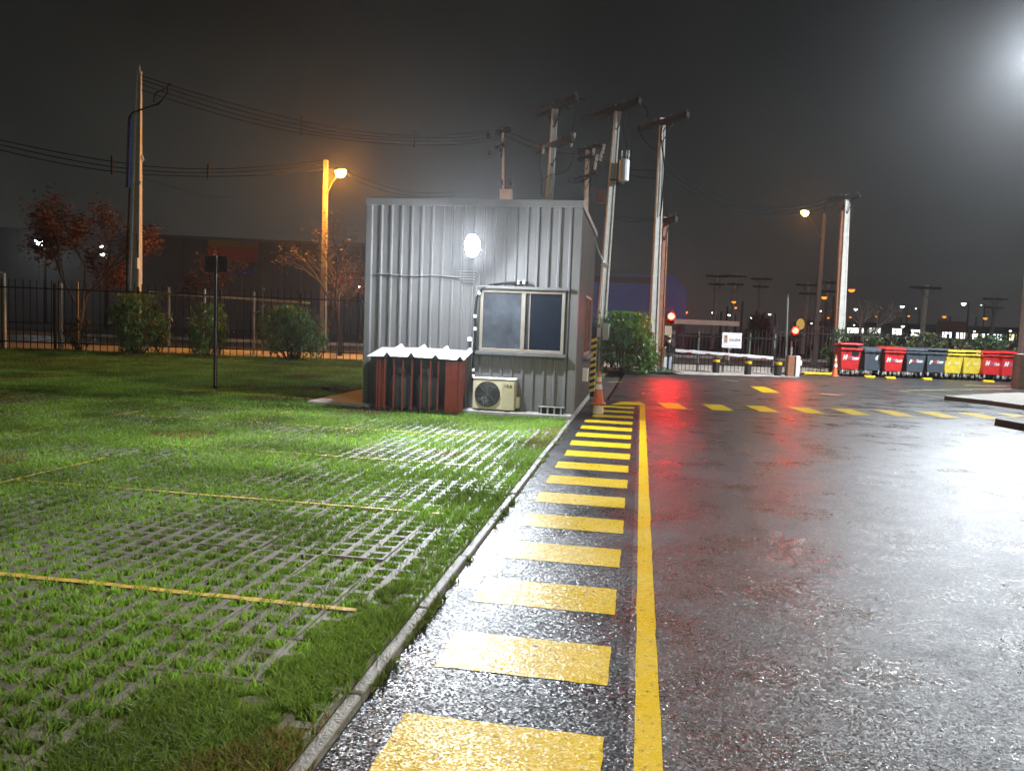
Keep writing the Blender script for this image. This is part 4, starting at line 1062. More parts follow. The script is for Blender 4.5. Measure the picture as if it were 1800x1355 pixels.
for i, (kind, x, y, s, m_, lab, lid) in enumerate(bins):
    p = G(x, y)
    r = thing('wheeled_bin', lab, 'bin', (p.x, p.y + .43, 0), ANG * .35 + random.uniform(-.03, .03), group='row of wheeled bins')
    r.scale = (s * .80, s, s)
    for nm, mbx, mm in bin_proto(m_, lid or random.choice((0, .02, .045, .07))):
        o = mbx.build(nm, mm, r, bevel=.012)
    for k in range(2):
        MB().tube([(-.12 - .0 + .28 * k - .1, -.475, 1.07), (-.02 + .28 * k - .06, -.50, 1.07)], .015, 6).build('handle', m_, r)
    for sx in (-.33, .33):
        for sy in (-.29, .30):
            fk = MB().box((sx - .03, sy - .03, .12), (sx + .03, sy + .03, .26)).build('fork', wheel_fork, r)
            m = MB(); m.loft([[(sx + xx, sy + .03 + .085 * math.cos(2 * math.pi * j / 14), .085 + .085 * math.sin(2 * math.pi * j / 14)) for j in range(14)] for xx in (-.022, .022)]); m.build('wheel', rubber, r)
    tl = math.atan2(.085, .75)
    FT = lambda xx, zz: Matrix.Translation((xx, -.43 + .015 + .085 * (1.02 - zz) / .75 - .008, zz)) @ Matrix.Rotation(math.pi / 2 + tl, 4, 'X')
    if lab.startswith('slate bin marked'):
        lettering('number', '6', .26, white_paint, r, FT(.08, .72), shear=.15, bold=.012)
    elif kind == 'red':
        o, w = lettering('lettering', 'H', .24, white_paint, r, FT(-.37, .66), shear=.2, bold=.02)
        lettering('lettering', 'WS', .17, print_violet, r, FT(-.18, .66), shear=.2, bold=.01)
        lettering('lettering', 'Center', .17, white_paint, r, FT(.06 - .0, .66) @ Matrix.Diagonal((.68, 1, 1, 1)), shear=.25, bold=.012)
    elif kind == 'grey':
        lettering('lettering', 'p', .24, white_paint, r, FT(-.32, .66), shear=.25, bold=.014)
        lettering('lettering', 'WS', .14, print_redd, r, FT(-.18, .66) @ Matrix.Diagonal((.8, 1, 1, 1)), shear=.2, bold=.01)
        lettering('lettering', 'Center', .17, white_paint, r, FT(.02, .66) @ Matrix.Diagonal((.66, 1, 1, 1)), shear=.25, bold=.010)
    elif kind == 'yellow':
        lettering('lettering', 'p', .24, print_pale, r, FT(-.28, .66), shear=.25, bold=.014)
        lettering('lettering', 'Center', .16, print_pale, r, FT(.04, .66) @ Matrix.Diagonal((.6, 1, 1, 1)), shear=.25, bold=.010)
    if i == 0:
        m = MB(); m.poly([(.02, -.4315, 1.0), (.40, -.4315, 1.0), (.36, -.412, .84), (.22, -.408, .80), (.08, -.408, .78)]); m.build('black_bag', black_steel, r)
p = G(1466, 661)
wc = thing('traffic_cone', 'slim orange cone with white bands standing before the large red bin', 'traffic cone', (p.x, p.y - .1, 0))
MB().cbox((-.14, -.14, 0), (.14, .14, .03), .01).build('base', orange_pl, wc)
for z0, z1, m_ in ((.031, .38, orange_pl), (.38, .50, white_paint), (.50, .62, orange_pl), (.62, .72, white_paint), (.72, .86, orange_pl)):
    rr = lambda z: .115 - z * .10
    MB().lathe([(rr(z0), z0), (rr(z1), z1)], 16).build('cone_band', m_, wc)
for i, (x0, x1, y, lab) in enumerate(((1412, 1449, 658, 'long yellow wheel stop between the reader box and the bins'), (1518, 1530, 664, 'short yellow wheel stop under the slate bin marked 6'), (1555, 1566, 666, 'short yellow wheel stop under the lone red bin'), (1620, 1630, 668, 'short yellow wheel stop under the lettered slate bins'), (1727, 1738, 672, 'short orange wheel stop under the last red bins'))):
    a, c = G(x0, y), G(x1, y)
    o = MB().cbox((0, -.09, 0), ((c - a).length, .08, .10), .02).build('wheel_stop', yellow_band); o.location = (a.x, a.y + (.05 if i == 0 else -.1), .0); o.rotation_euler = (0, 0, ANG)
    tag(o, lab, 'wheel stop', 'yellow wheel stops')
ad1 = thing('sign_post', 'slim black post with a dark blank sign plate on the lawn', 'sign', (-8.56, 14.55, LZ))
MB().box((-.028, -.028, -.1), (.028, .028, 2.74)).build('post', black_steel, ad1)
MB().cbox((-.27, .030, 2.42), (.23, .050, 2.74), .006).build('plate', black_steel, ad1)
MB().tube([(.029, -.029, 0.1), (.029, -.029, 2.74)], .006, 5).build('edge_rod', galv, ad1)

# ================================================================== plants
def leaf_quads(ctrs, size, up=0.5, aspect=0.28):
    """one folded leaf (a quad) at each centre, random direction with an upward bias"""
    n = len(ctrs)
    d = rng.normal(size=(n, 3)); d[:, 2] = np.abs(d[:, 2]) * (0.4 + up) + up * .4
    d /= np.linalg.norm(d, axis=1)[:, None]
    s = np.cross(d, rng.normal(size=(n, 3))); s /= np.linalg.norm(s, axis=1)[:, None] + 1e-9
    L_ = size * rng.uniform(.6, 1.3, n)[:, None]
    a = ctrs - d * L_ / 2; c = ctrs + d * L_ / 2; w = s * L_ * aspect / 2
    v = np.stack([a, ctrs + w, c, ctrs - w], 1).reshape(-1, 3)
    f = np.arange(n * 4).reshape(n, 4)
    return v, f
def tints(n, base, var, dry=0.0, drycol=(.20, .12, .03)):
    k = rng.uniform(1 - var, 1 + var, (n, 1)); hue = rng.uniform(-.25, .25, (n, 1))
    t = np.array(base)[None] * k * np.hstack([1 + hue, np.ones((n, 1)), 1 - hue * .5])
    if dry > 0:
        msk = rng.random((n, 1)) < dry; t = np.where(msk, np.array(drycol)[None] * k, t)
    return np.clip(t, .003, 1)
def bush(name, label, base, rx, ry, h, n, leaf=.14, color=(.045, .10, .028), up=.8, flowers=0, aspect=.22, cat='shrub', group=None, clumps=26, dry=.04):
    r = thing(name, label, cat, base, group=group)
    st = MB()
    cl = []
    for k in range(clumps):
        a = rng.uniform(0, 2 * math.pi); q = math.sqrt(rng.random()) * 1.0
        z = h * (.15 + .88 * rng.random() ** .8) * (1.08 - .28 * q * q)
        sp = 1 - .35 * abs(z / h - .55)
        cl.append((rx * q * sp * math.cos(a), ry * q * sp * math.sin(a), z))
        st.tube([(rx * .25 * math.cos(a) * q, ry * .25 * math.sin(a) * q, 0), (cl[-1][0] * .6, cl[-1][1] * .6, z * .5), cl[-1]], .014, 4, .005)
    st.build('stems', bark, r)
    cl = np.array(cl); idx = rng.integers(0, clumps, n)
    off = rng.normal(size=(n, 3)) * np.array([rx * .15, ry * .15, h * .12]) * (.5 + rng.random((clumps, 1)))[idx]
    c = cl[idx] + off; c[:, 2] = np.clip(c[:, 2], .05, h * 1.08)
    v, f = leaf_quads(c, leaf, up, aspect)
    tk = np.repeat(tints(clumps, (1, 1, 1), .35)[idx], 4, axis=0)
    t = np.repeat(tints(n, color, .35, dry), 4, axis=0) * tk
    np_mesh('foliage', v, f, leaf_m, r, np.clip(t, 0, 1))
    if flowers:
        c = cl[rng.integers(0, clumps, flowers)] + rng.normal(size=(flowers, 3)) * np.array([rx * .2, ry * .2, h * .1]); c = c[c[:, 2] > h * .5]
        if len(c):
            v, f = leaf_quads(c, .09, .5, .8); np_mesh('flowers', v, f, mat('pale_petals', (.6, .55, .45), .6), r)
    return r
def gb(x, y, dz=.1):
    p = G(x, y, dz); return (p.x, p.y, dz)
bush('oleander', 'dark green oleander at the foot of the pale pole', (-17.85, 25.1, .02), 1.05, .8, 1.95, 3200, .24, (.12, .21, .06), cat='shrub', clumps=34)
bush('oleander', 'flowering oleander with pale tips behind the black sign post', (-15.35, 25.6, .02), .62, .6, 1.75, 1900, .2, (.11, .24, .06), flowers=90, clumps=24)
bush('oleander', 'rounded dense oleander between railing and cabin', (-12.35, 26.2, .02), 1.15, .8, 1.75, 3400, .24, (.10, .24, .07), clumps=36)
bush('low_shrub', 'thin dry shrub left of the oleander at the pale pole', (-20.0, 25.0, .02), .8, .5, 1.1, 500, .16, (.05, .06, .025), clumps=16, dry=.3)
bush('leafy_shrub', 'bright green leafy shrub between the two concrete poles', P(1094, 640, 27.9).to_tuple()[:2] + (.07,), 1.05, .7, 1.95, 3800, .15, (.11, .29, .045), aspect=.42, clumps=40)
bush('leafy_shrub', 'low green shrub spilling beside the yard edge pole', (.15, 27.75, .07), .55, .45, 1.15, 1300, .13, (.10, .24, .045), aspect=.42, clumps=18)
bush('trailing_shrub', 'dark dusty shrub behind the barrier cabinet', (.95, 30.45, .0), .42, .35, 1.35, 600, .13, (.05, .06, .03), aspect=.4, clumps=14, dry=.2)
bush('ground_plants', 'small pale green plants at the foot of the barrier cabinet', (.88, 29.35, 0), .40, .25, .18, 220, .12, (.14, .22, .13), aspect=.4, clumps=10)
for i, (x0, x1, col_, h, lab) in enumerate(((1455, 1492, (.05, .13, .03), 1.75, 'green creeper hedge above the large red bin'), (1522, 1570, (.07, .10, .025), 1.85, 'olive creeper hedge above the lone red bin'), (1590, 1668, (.07, .095, .03), 1.75, 'olive hedge above the slate lettered bins'), (1675, 1705, (.06, .06, .025), 1.55, 'thin brownish hedge above the yellow bins'), (1708, 1780, (.04, .09, .035), 1.75, 'dark green hedge beside the lamp post'))):
    a, c = P(x0, 640, 34.9), P(x1, 640, 35.9); mid = (a + c) / 2
    bush('creeper_hedge', lab, (mid.x, mid.y + .3, 0), abs(c.x - a.x) / 2 * 1.05, .45, h, int(700 * abs(c.x - a.x)), .16, col_, aspect=.45, cat='hedge', group='hedges behind the bins', clumps=int(14 * abs(c.x - a.x)) + 8)

def tree(label, base, h, spread, leaves, leaf, color, dry=.0, seed=1, lean=0.0, levels=4, name='tree'):
    R = random.Random(seed); r = thing(name, label, 'tree', base, group='trees along the street')
    tk = MB(); tips = []
    def grow(p, d, L_, rad, lv):
        pts = [p]
        for k in range(3):
            d = (d + Vector((R.uniform(-.16, .16), R.uniform(-.16, .16), R.uniform(-.02, .14)))).normalized()
            pts.append(pts[-1] + d * L_ / 3)
        tk.tube(pts, rad, 6 if lv > 2 else 4, rad * .62)
        if lv <= 1: tips.extend(pts[1:])
        if lv == 0: return
        for k in range(R.choice((2, 3, 3)) if lv < levels else 4):
            a = R.uniform(0, 2 * math.pi); tilt = R.uniform(.35, .8) * spread
            s = d.cross(Vector((0, 0, 1)));  s = s.normalized() if s.length > .05 else Vector((1, 0, 0)); u = s.cross(d)
            nd = (d * math.cos(tilt) + (s * math.cos(a) + u * math.sin(a)) * math.sin(tilt)).normalized()
            grow(pts[R.choice((2, 3, 3))], nd, L_ * R.uniform(.62, .82), rad * .58, lv - 1)
    grow(Vector((0, 0, 0)), Vector((lean, 0, 1)).normalized(), h * .34, h * .017, levels)
    tk.build('trunk', bark, r)
    if leaves:
        tp = np.array([tuple(t) for t in tips]); c = tp[rng.integers(0, len(tp), leaves)] + rng.normal(size=(leaves, 3)) * h * .035
        v, f = leaf_quads(c, leaf, -.2, .5)
        np_mesh('crown', v, f, leaf_m, r, np.repeat(tints(leaves, color, .45, dry, (.10, .05, .02)), 4, axis=0))
    return r
def fbase(x, off): p = FL(x, off); return (p.x, p.y, 0)
b1 = P(135, 600, 27.2)
tree('broad autumn tree with rusty leaves rising behind the long fence', (b1.x, 27.2, 0), 6.0, 1.05, 6500, .15, (.16, .055, .026), .3, 5)
b2 = P(598, 600, 31.0)
tree('nearly bare tree beside the sodium lamp pole', (b2.x, 31.0, 0), 5.6, .95, 700, .13, (.09, .045, .025), .3, 12)
b3 = P(318, 600, 33)
tree('small russet tree behind the railing', (b3.x, 36.5, 0), 4.6, 1.0, 1600, .18, (.14, .05, .025), .3, 21)
b4 = P(530, 600, 34)
tree('low rusty tree between railing and sodium lamp pole', (b4.x, 37.0, 0), 4.6, 1.0, 900, .17, (.12, .05, .03), .3, 33)
b5 = P(1515, 590, 40)
tree('bare scrubby tree beside the pole behind the bins', (b5.x, 40.0, 0), 3.9, 1.0, 160, .1, (.07, .04, .03), .3, 41)
b6 = P(1430, 590, 42)
tree('bare thorny tree behind the second signal', (b6.x, 42.0, 0), 2.9, 1.1, 200, .1, (.07, .04, .03), .3, 47)
b7 = P(1333, 590, 52)
pt = thing('palm', 'squat dark palm silhouetted beyond the gate', 'tree', (b7.x, 52, 0), group='trees along the street')
MB().tube([(0, 0, -.2), (0, 0, 1.5)], .3, 8, .25).build('trunk', bark, pt)
vv, ff = [], []
for k in range(420):
    a = rng.uniform(0, 2 * math.pi); el = rng.uniform(-.3, 1.4); L_ = rng.uniform(1.2, 1.75)
    d = np.array([math.cos(a) * math.cos(el), math.sin(a) * math.cos(el), math.sin(el)]); s = np.array([-math.sin(a), math.cos(a), 0]) * .10
    p = np.array([0, 0, 1.6]); i = len(vv); tip = p + d * L_ - np.array([0, 0, .35 * L_ * math.cos(el)])
    md = p + d * L_ * .55
    vv += [p, md + s, tip, md - s]; ff.append((i, i + 1, i + 2, i + 3))
np_mesh('crown', np.array(vv), np.array(ff), leaf_m, pt, tints(len(vv), (.02, .022, .012), .3))

# ================================================================== grass
def blades(pos, h, w, lean, tint_):
    n = len(pos); a = rng.uniform(0, 2 * math.pi, n); la = rng.uniform(0, 2 * math.pi, n)
    s = np.stack([np.cos(a), np.sin(a), np.zeros(n)], 1) * (w / 2)[:, None]
    tip = pos + np.stack([np.cos(la) * lean * h, np.sin(la) * lean * h, h], 1)
    mid = pos + (tip - pos) * .55 + np.stack([-np.cos(la) * lean * h * .18, -np.sin(la) * lean * h * .18, h * .06], 1)
    v = np.stack([pos - s, pos + s, mid + s * .85, tip, mid - s * .85], 1).reshape(-1, 3)
    b0 = np.arange(n)[:, None] * 5
    f4 = np.hstack([b0, b0 + 1, b0 + 2, b0 + 4]); f3 = np.hstack([b0 + 4, b0 + 2, b0 + 3, b0 + 3])
    tri = np.vstack([np.hstack([b0, b0 + 1, b0 + 2]), np.hstack([b0, b0 + 2, b0 + 4]), np.hstack([b0 + 4, b0 + 2, b0 + 3])])
    return v, tri, np.repeat(tint_, 5, axis=0)
def vnoise(x, y, s, seed=0):
    r = np.random.default_rng(seed); g = r.random((64, 64))
    xx, yy = (x * s) % 64, (y * s) % 64
    i, j = np.floor(xx).astype(int), np.floor(yy).astype(int); fx, fy = xx - i, yy - j
    fx = fx * fx * (3 - 2 * fx); fy = fy * fy * (3 - 2 * fy); i2, j2 = (i + 1) % 64, (j + 1) % 64
    return (g[i % 64, j % 64] * (1 - fx) + g[i2, j % 64] * fx) * (1 - fy) + (g[i % 64, j2] * (1 - fx) + g[i2, j2] * fx) * fy
def grass_tint(p, base=(.175, .31, .038)):
    n = len(p)
    k = (.55 + .9 * vnoise(p[:, 0], p[:, 1], 1.3, 3))[:, None] * (.7 + .6 * rng.random((n, 1)))
    t = np.array(base)[None] * k
    dry = (vnoise(p[:, 0], p[:, 1], .9, 8) > .80) & (rng.random(n) < .6)
    t[dry] = np.array((.17, .12, .035)) * k[dry]
    yel = rng.random(n) < .12
    t[yel] = np.array((.16, .20, .05)) * k[yel]
    return np.clip(t, .004, 1)
def patch_full(x, y):      # where turf has closed over the pavers
    f = np.zeros(len(x))
    def el(cx, cy, rx, ry): return ((x - cx) / rx) ** 2 + ((y - cy) / ry) ** 2 < 1 + 1.3 * (vnoise(x, y, 6, 5) - .5) + .8 * (vnoise(x, y, 15, 6) - .5)
    f[el(-1.50, 2.3, .45, .62) | el(-1.32, 3.35, .20, .75) | el(-1.42, 6.4, .24, .75) | el(-1.30, 4.8, .10, .5) | el(-1.8, 11.9, 1.0, .75) | el(-3.6, 12.1, 2.0, .55) | el(-1.35, 9.2, .14, 1.2)] = 1
    return f
# tufts in the cells
cells = []
for i in range(0, 98):
    for j in range(0, 78):
        cx = PX1 - (i + .5) * CELL; cy = 1.245 + (j + .5) * CELL
        if cy > 12.45: break
        c = Vector((cx, cy, -1.6)); dpt = c.dot(CF)
        if dpt < 1.5: continue
        px = 900 + F_PX * c.dot(CR) / dpt
        if px < -120: continue
        cells.append((cx, cy, dpt))
cells = np.array(cells)
pos = []; hh = []; ww = []; ln = []
vig = .55 + .9 * vnoise(cells[:, 0], cells[:, 1], .8, 21)
for (cx, cy, dpt), vg in zip(cells, vig):
    base_n = 100 if dpt < 4 else (66 if dpt < 6.5 else (44 if dpt < 9.5 else 34))
    far = max(0, min(1, (dpt - 5) / 5))
    vg = vg + .3 * far * (1 if cx < -3.3 else .3)
    n = int(base_n * min(1.5, vg) * rng.uniform(.45, 1.2))
    if rng.random() < .04: n //= 4
    rad = .032 + .009 * vg + (.022 * far if cx < -3.6 else 0)
    q = rng.normal(size=(n, 2)) * rad * np.array([.72, .78]); q = np.clip(q, -.09, .09)
    pos.append(np.column_stack([cx + q[:, 0], cy + q[:, 1], np.full(n, PZ - .028)]))
    sc_ = 1 + .5 * far
    hh.append(rng.uniform(.030, .058, n) * (.75 + .35 * vg)); ww.append(rng.uniform(.007, .0135, n) * sc_); ln.append(rng.uniform(.15, .8, n))
pos = np.vstack(pos); hh = np.concatenate(hh); ww = np.concatenate(ww); ln = np.concatenate(ln)
v, f, t = blades(pos, hh, ww, ln, grass_tint(pos))
g1 = np_mesh('paver_grass', v, f, grass_m, None, t); struct(g1, 'grass tufts growing in the cells of the pavers', 'stuff', 'grass')
# closed turf patches over the pavers and a ragged fringe at the kerb
n = 330000
px_ = rng.uniform(-9.5, -1.13, n); py_ = rng.uniform(1.3, 12.6, n)
keep = (patch_full(px_, py_) > 0) & (rng.random(n) < np.where(py_ < 5, 1.0, .6))
fr = (px_ > -1.21) & (rng.random(n) < .8)
scatter = (vnoise(px_, py_, 1.7, 14) > .66 - .10 * np.clip((py_ - 5) / 5, 0, 1) - .08 * (px_ < -3.5)) & (rng.random(n) < .35)
keep |= fr | scatter
pos = np.column_stack([px_[keep], py_[keep], np.full(keep.sum(), PZ - .005)]); n = len(pos)
dn = rng.integers(0, 3, n)
tt = grass_tint(pos, (.14, .24, .030))
near = pos[:, 1] < 5
v, f, t = blades(pos, rng.uniform(.022, .055, n), rng.uniform(.004, .0075, n) * np.where(near, 1, 1.5), rng.uniform(.3, 1.3, n), tt)
g2 = np_mesh('turf_patches', v, f, grass_m, None, t); struct(g2, 'short turf patches covering the pavers by the kerb and cabin', 'stuff', 'grass')
# extra dense tiny blades for the two near patches
n = 60000
px_ = rng.uniform(-2.0, -1.14, n); py_ = rng.uniform(1.5, 4.3, n); keep = patch_full(px_, py_) > 0
pos = np.column_stack([px_[keep], py_[keep], np.full(keep.sum(), PZ - .005)]); n = len(pos)
v, f, t = blades(pos, rng.uniform(.02, .05, n), rng.uniform(.003, .006, n), rng.uniform(.3, 1.4, n), grass_tint(pos, (.125, .20, .028)))
g3 = np_mesh('near_turf', v, f, grass_m, None, t); struct(g3, 'dense short turf beside the nearest kerb stones', 'stuff', 'grass')
# weeds in the gutter joint
wp = []
for k in range(46):
    y0 = 1.6 + rng.random() ** 1.3 * 10.5; n_ = rng.integers(10, 60)
    wp.append(np.column_stack([KX - .018 + np.abs(rng.normal(size=n_)) * .018, y0 + rng.normal(size=n_) * .05, np.full(n_, .004)]))
pos = np.vstack(wp); n = len(pos)
v, f, t = blades(pos, rng.uniform(.015, .05, n), rng.uniform(.006, .012, n), rng.uniform(.4, 1.6, n), grass_tint(pos, (.11, .15, .03)))
g5 = np_mesh('gutter_weeds', v, f, grass_m, None, t); struct(g5, 'small weeds sprouting in the joint below the kerb', 'stuff', 'weeds')
# fallen leaves and bits of grit
n = 260
lx = np.concatenate([rng.uniform(-9, -1.2, 150), rng.uniform(-1.0, 9, 70), KX + np.abs(rng.normal(size=40)) * .05]); ly = np.concatenate([rng.uniform(2, 14, 150), rng.uniform(2, 22, 70), rng.uniform(1.8, 12, 40)])
lz = np.where(lx < KX, PZ + .016, .012)
v, f = leaf_quads(np.column_stack([lx, ly, lz]), .035, -.6, .55); v[:, 2] = np.repeat(lz, 4) + (v[:, 2] - np.repeat(lz, 4)) * .15
g6 = np_mesh('fallen_leaves', v, f, leaf_m, None, np.repeat(tints(n, (.20, .13, .05), .5), 4, axis=0)); struct(g6, 'scattered fallen leaves and grit on paving and asphalt', 'stuff', 'leaves')
# lawn blades
n = 260000
u = rng.random(n); yy = 12.5 + (30 - 12.5) * u ** 1.6; xx = rng.uniform(-1, 0, n) * (8 + yy * 1.0) - 1.2
ymax = 31 + .25 * xx - .2; keep = (yy < ymax) & ~((xx > -5.9) & (yy > 12.9)) & (xx > -34)
xx, yy = xx[keep], yy[keep]; n = len(xx); ymx = 31 + .25 * xx - .2; s = (yy - 12.55) / (ymx - 12.55)
zz = LZ + .03 * np.sin(xx * .6) * np.sin(yy * .5) * s
pos = np.column_stack([xx, yy, zz - .01])
v, f, t = blades(pos, rng.uniform(.04, .095, n) * (.6 + .8 * vnoise(xx, yy, .9, 31)), rng.uniform(.010, .022, n), rng.uniform(.2, 1.0, n), grass_tint(pos, (.145, .29, .038)))
g4 = np_mesh('lawn_grass', v, f, grass_m, None, t); struct(g4, 'uneven grass of the lawn back to the fence', 'stuff', 'grass')

# ================================================================== buildings and lights far off
wh = thing('warehouse', 'long dark warehouse with faded colour bands behind the street', 'building', (-66, 68, 0), ANG)
Lw = 46.0
for k in range(23):
    o = MB().box((k * 2.0, 0, 0), (k * 2.0 + 1.97, .12, 9.1)).build('wall_panel', dark_wall, wh)
MB().box((-.2, .13, 0), (Lw + .2, 20, 9.0)).build('hall', dark_wall, wh)
MB().box((-.3, -.12, 9.1), (Lw + .3, 20.2, 9.35)).build('roof_edge', trim_m, wh)
whm = parent_matrix(wh).inverted()
def on_wall(x, y):
    d = whm.to_3x3() @ ray(x, y); o = whm @ CAM; t = (-.12 - o.y) / d.y; return o + d * t
for nm, x0, y0, x1, y1, c_ in (('red_band', 365, 436, 452, 458, (.55, .09, .05)), ('amber_band', 366, 425, 452, 436, (.40, .20, .06)), ('blue_band', 400, 470, 450, 484, (.05, .06, .28))):
    a, c = on_wall(x0, y1), on_wall(x1, y0)
    MB().box((a.x, -.10, a.z), (c.x, -.03, c.z)).build(nm, mat('wh_' + nm, c_, .6), wh)
bw = thing('blue_warehouse', 'dark blue warehouse with cropped gable behind the poles', 'building', (-4.5, 62, 0), 0)
MB().loft([[(0, 0, 0), (7.9, 0, 0), (7.9, 0, 4.6), (7.0, 0, 5.75), (6.5, 0, 5.95), (0, 0, 5.75)], [(0, 14, 0), (7.9, 14, 0), (7.9, 14, 4.6), (7.0, 14, 5.75), (6.5, 14, 5.95), (0, 14, 5.75)]]).build('hall', blue_wall, bw)
MB().box((-.1, -.12, 5.2), (5.9, -.02, 5.7)).build('fascia', mat('dark_fascia', (.04, .045, .05), .6), bw)
for k in range(14): MB().box((.2 + k * .52, -.06, 0), (.26 + k * .52, -.01, 5.1)).build('rib', blue_wall, bw)
cpy = thing('bus_canopy', 'low beige canopy roof beyond the gate', 'canopy', (1.8, 46, 0), ANG)
a = P(1190, 566, 46); MB().box((0, 0, 2.0), (4.0, 2.0, 2.28)).build('roof', beige_m, cpy)
for x in (.2, 3.8): MB().box((x - .05, .9, -.1), (x + .05, 1.0, 2.0)).build('post', galv, cpy)
# lit shop row
shops = thing('shop_row', 'distant low row of brightly lit shop fronts beyond the hedges', 'building', (22, 110, 0), .0)
MB().box((0, .3, 0), (36, 9, 3.6)).build('hall', dark_wall, shops)
MB().box((-.2, -.1, 3.0), (36.2, .28, 3.7)).build('fascia', dark_wall, shops)
for i, (x0, x1, y0, y1, c_, s) in enumerate(((1488, 1518, 577, 585, (1, .96, .85), 2.2), (1527, 1549, 577, 586, (.9, .95, 1), 1.6), (1567, 1585, 578, 588, (1, 1, 1), 2.6), (1600, 1620, 580, 590, (1, .98, .85), 2.4), (1652, 1674, 583, 593, (.85, .92, 1), 2.4), (1679, 1701, 585, 595, (1, .8, .72), 2.2), (1708, 1732, 587, 597, (1, .9, .8), 2.5), (1734, 1761, 588, 598, (.8, .9, 1), 2.4), (1773, 1787, 588, 599, (1, .8, .4), 2.4))):
    a, c = P(x0, y1, 110), P(x1, y0, 110)
    fr_ = MB().box((a.x - 22 - .1, -.05, a.z - .1), (c.x - 22 + .1, .28, c.z + .1)).build('window', black_steel, shops)
    n = 3; wdt = (c.x - a.x) / n
    for k in range(n): MB().box((a.x - 22 + k * wdt + .04, -.10, a.z), (a.x - 22 + (k + 1) * wdt - .04, -.055, c.z)).build('pane', emis('shop_lit%d' % i, c_, s * 1.2, False), fr_)
for i, x in enumerate((1704, 1712)):
    c = P(x, 604, 70); v_ = thing('car', ('first', 'second')[i] + ' pair of car lamps shining through the hedge', 'car', (c.x, 70, 0), group='cars on the far road')
    MB().loft([[(-.8, 0, .3), (.8, 0, .3), (.85, 0, .9), (.65, .3, 1.4), (-.65, .3, 1.4), (-.85, 0, .9)], [(-.8, 4, .3), (.8, 4, .3), (.85, 4, .9), (.65, 3.4, 1.4), (-.65, 3.4, 1.4), (-.85, 4, .9)]]).build('body', black_steel, v_)
    for s in (-.6, .6): MB().lathe([(.12, -.1), (.13, 0), (.12, .1)], 8, (s, -.05, .75)).build('headlight', emis('car_lamp', (1, .9, .8), 9, False), v_)
ORD = ['first', 'second', 'third', 'fourth', 'fifth', 'sixth', 'seventh', 'eighth', 'ninth', 'tenth', 'eleventh', 'twelfth', 'thirteenth', 'fourteenth', 'fifteenth', 'sixteenth', 'seventeenth', 'eighteenth']
sod_far = emis('far_sodium_lens', (1.0, .25, .015), 2.4, False); led_far = emis('far_white_lens', (.95, .97, 1.0), 6.0, False)
orange = [(1205, 548, 75, .28), (1290, 530, 80, .28), (1293, 540, 95, .26), (1449, 522, 70, .30), (1497, 509, 66, .30), (1456, 558, 120, .24), (1495, 557, 120, .22), (1541, 556, 130, .24), (1597, 555, 130, .26), (1660, 556, 110, .34), (1732, 559, 110, .30)]
for i, (x, y, Y, s) in enumerate(orange):
    c = P(x, y, Y); sodium_lamp('%s small orange street lamp from the left, far beyond the gate' % ORD[i], (c.x + .9 * (1 if i % 2 else -1), Y + .5, 0), c, sod_far, s, col_m=mat('dark_far_pole', (.05, .04, .035), .8), group='far orange lamps')
white = [(1255, 549, 85, .30), (1282, 553, 100, .26), (1280, 570, 80, .24), (1321, 558, 110, .22), (1353, 552, 110, .24), (1427, 568, 110, .24), (1442, 546, 110, .22), (1463, 546, 120, .20), (1504, 543, 100, .30), (1502, 571, 110, .22), (1586, 538, 110, .36), (1587, 573, 100, .26), (1610, 542, 160, .2), (1694, 533, 105, .42), (1713, 582, 100, .18), (1725, 536, 160, .18), (1776, 581, 100, .2)]
for i, (x, y, Y, s) in enumerate(white):
    c = P(x, y, Y); sodium_lamp('%s small white lamp from the left, far beyond the gate and bins' % ORD[i], (c.x + .8, Y + .5, 0), c, led_far, s, col_m=MATS['dark_far_pole'], group='far white lamps')
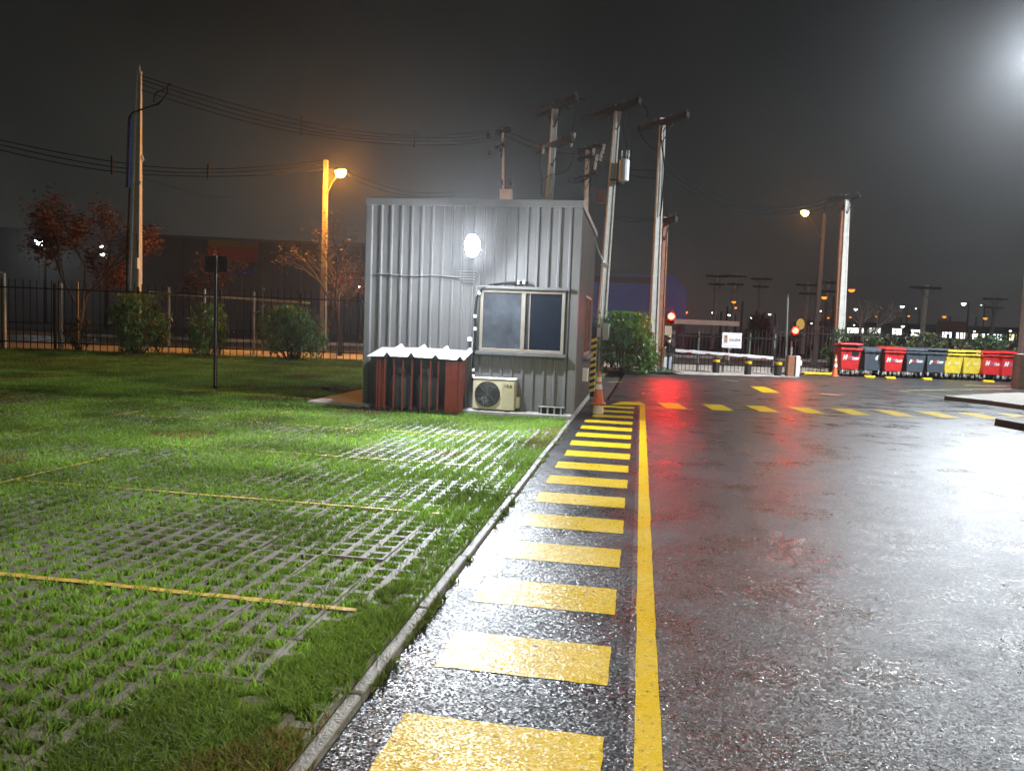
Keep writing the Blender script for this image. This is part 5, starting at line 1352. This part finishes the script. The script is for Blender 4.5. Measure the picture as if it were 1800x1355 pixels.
for i, (x, y, Y, s, lab) in enumerate(((70, 423, 66, .62, 'bright white floodlight on the warehouse seen through the autumn tree'), (178, 432, 60, .22, 'upper of two small pale lamps right of the autumn tree'), (180, 446, 60, .26, 'lower of two small pale lamps right of the autumn tree'), (632, 503, 60, .2, 'small white lamp seen beside the cabin edge behind the bare tree'))):
    c = P(x, y, Y); sodium_lamp(lab, (c.x, Y + .6, 0), c, emis('flood_lens', (.85, .93, 1), 70) if i == 0 else emis('pale_lens', (1, .9, .72), 24, False), s, col_m=MATS['dark_far_pole'], group='lamps by the warehouse')
far_poles = [(1261, 482, 80), (1293, 482, 80), (1338, 487, 85), (1421, 497, 75), (1456, 493, 75), (1630, 501, 62), (1750, 522, 80)]
for i, (x, y, Y) in enumerate(far_poles):
    t = P(x, y, Y); b_ = Vector((t.x - .15, Y, 0))
    utility_pole('%s dark utility pole from the left on the skyline beyond the gate' % ORD[i], b_, t, arms=((.1, 1.1, 1.1), (.9, .8, .8)) if i not in (5,) else ((.1, 1.3, 1.0),), adir=(1, .15), w=(.34, .24), group='far utility poles')
sgn = thing('road_board', 'small brown road board beyond the hedge near the shops', 'sign', (P(1673, 575, 80).x, 80, 0))
c = P(1673, 574, 80); MB().box((-1.3, 0, c.z - .55), (1.3, .08, c.z + .5)).build('panel', rust, sgn)
for x in (-.8, .8): MB().box((x - .05, .09, -.1), (x + .05, .19, c.z + .4)).build('post', black_steel, sgn)

# ================================================================== damp night air
hz_m = bpy.data.materials.new('damp_air'); hz_m.use_nodes = True
nt = hz_m.node_tree; nt.nodes.clear()
ho = nt.nodes.new('ShaderNodeOutputMaterial'); hv = nt.nodes.new('ShaderNodeVolumePrincipled')
hv.inputs['Color'].default_value = (0.9, 0.92, 0.95, 1); hv.inputs['Density'].default_value = 0.0008; hv.inputs['Anisotropy'].default_value = 0.82
nt.links.new(hv.outputs[0], ho.inputs['Volume'])
m = MB(); m.box((-110, -25, -1.3), (110, 175, 16))
hzo = m.build('haze', hz_m); struct(hzo, 'thin damp night air', 'stuff')
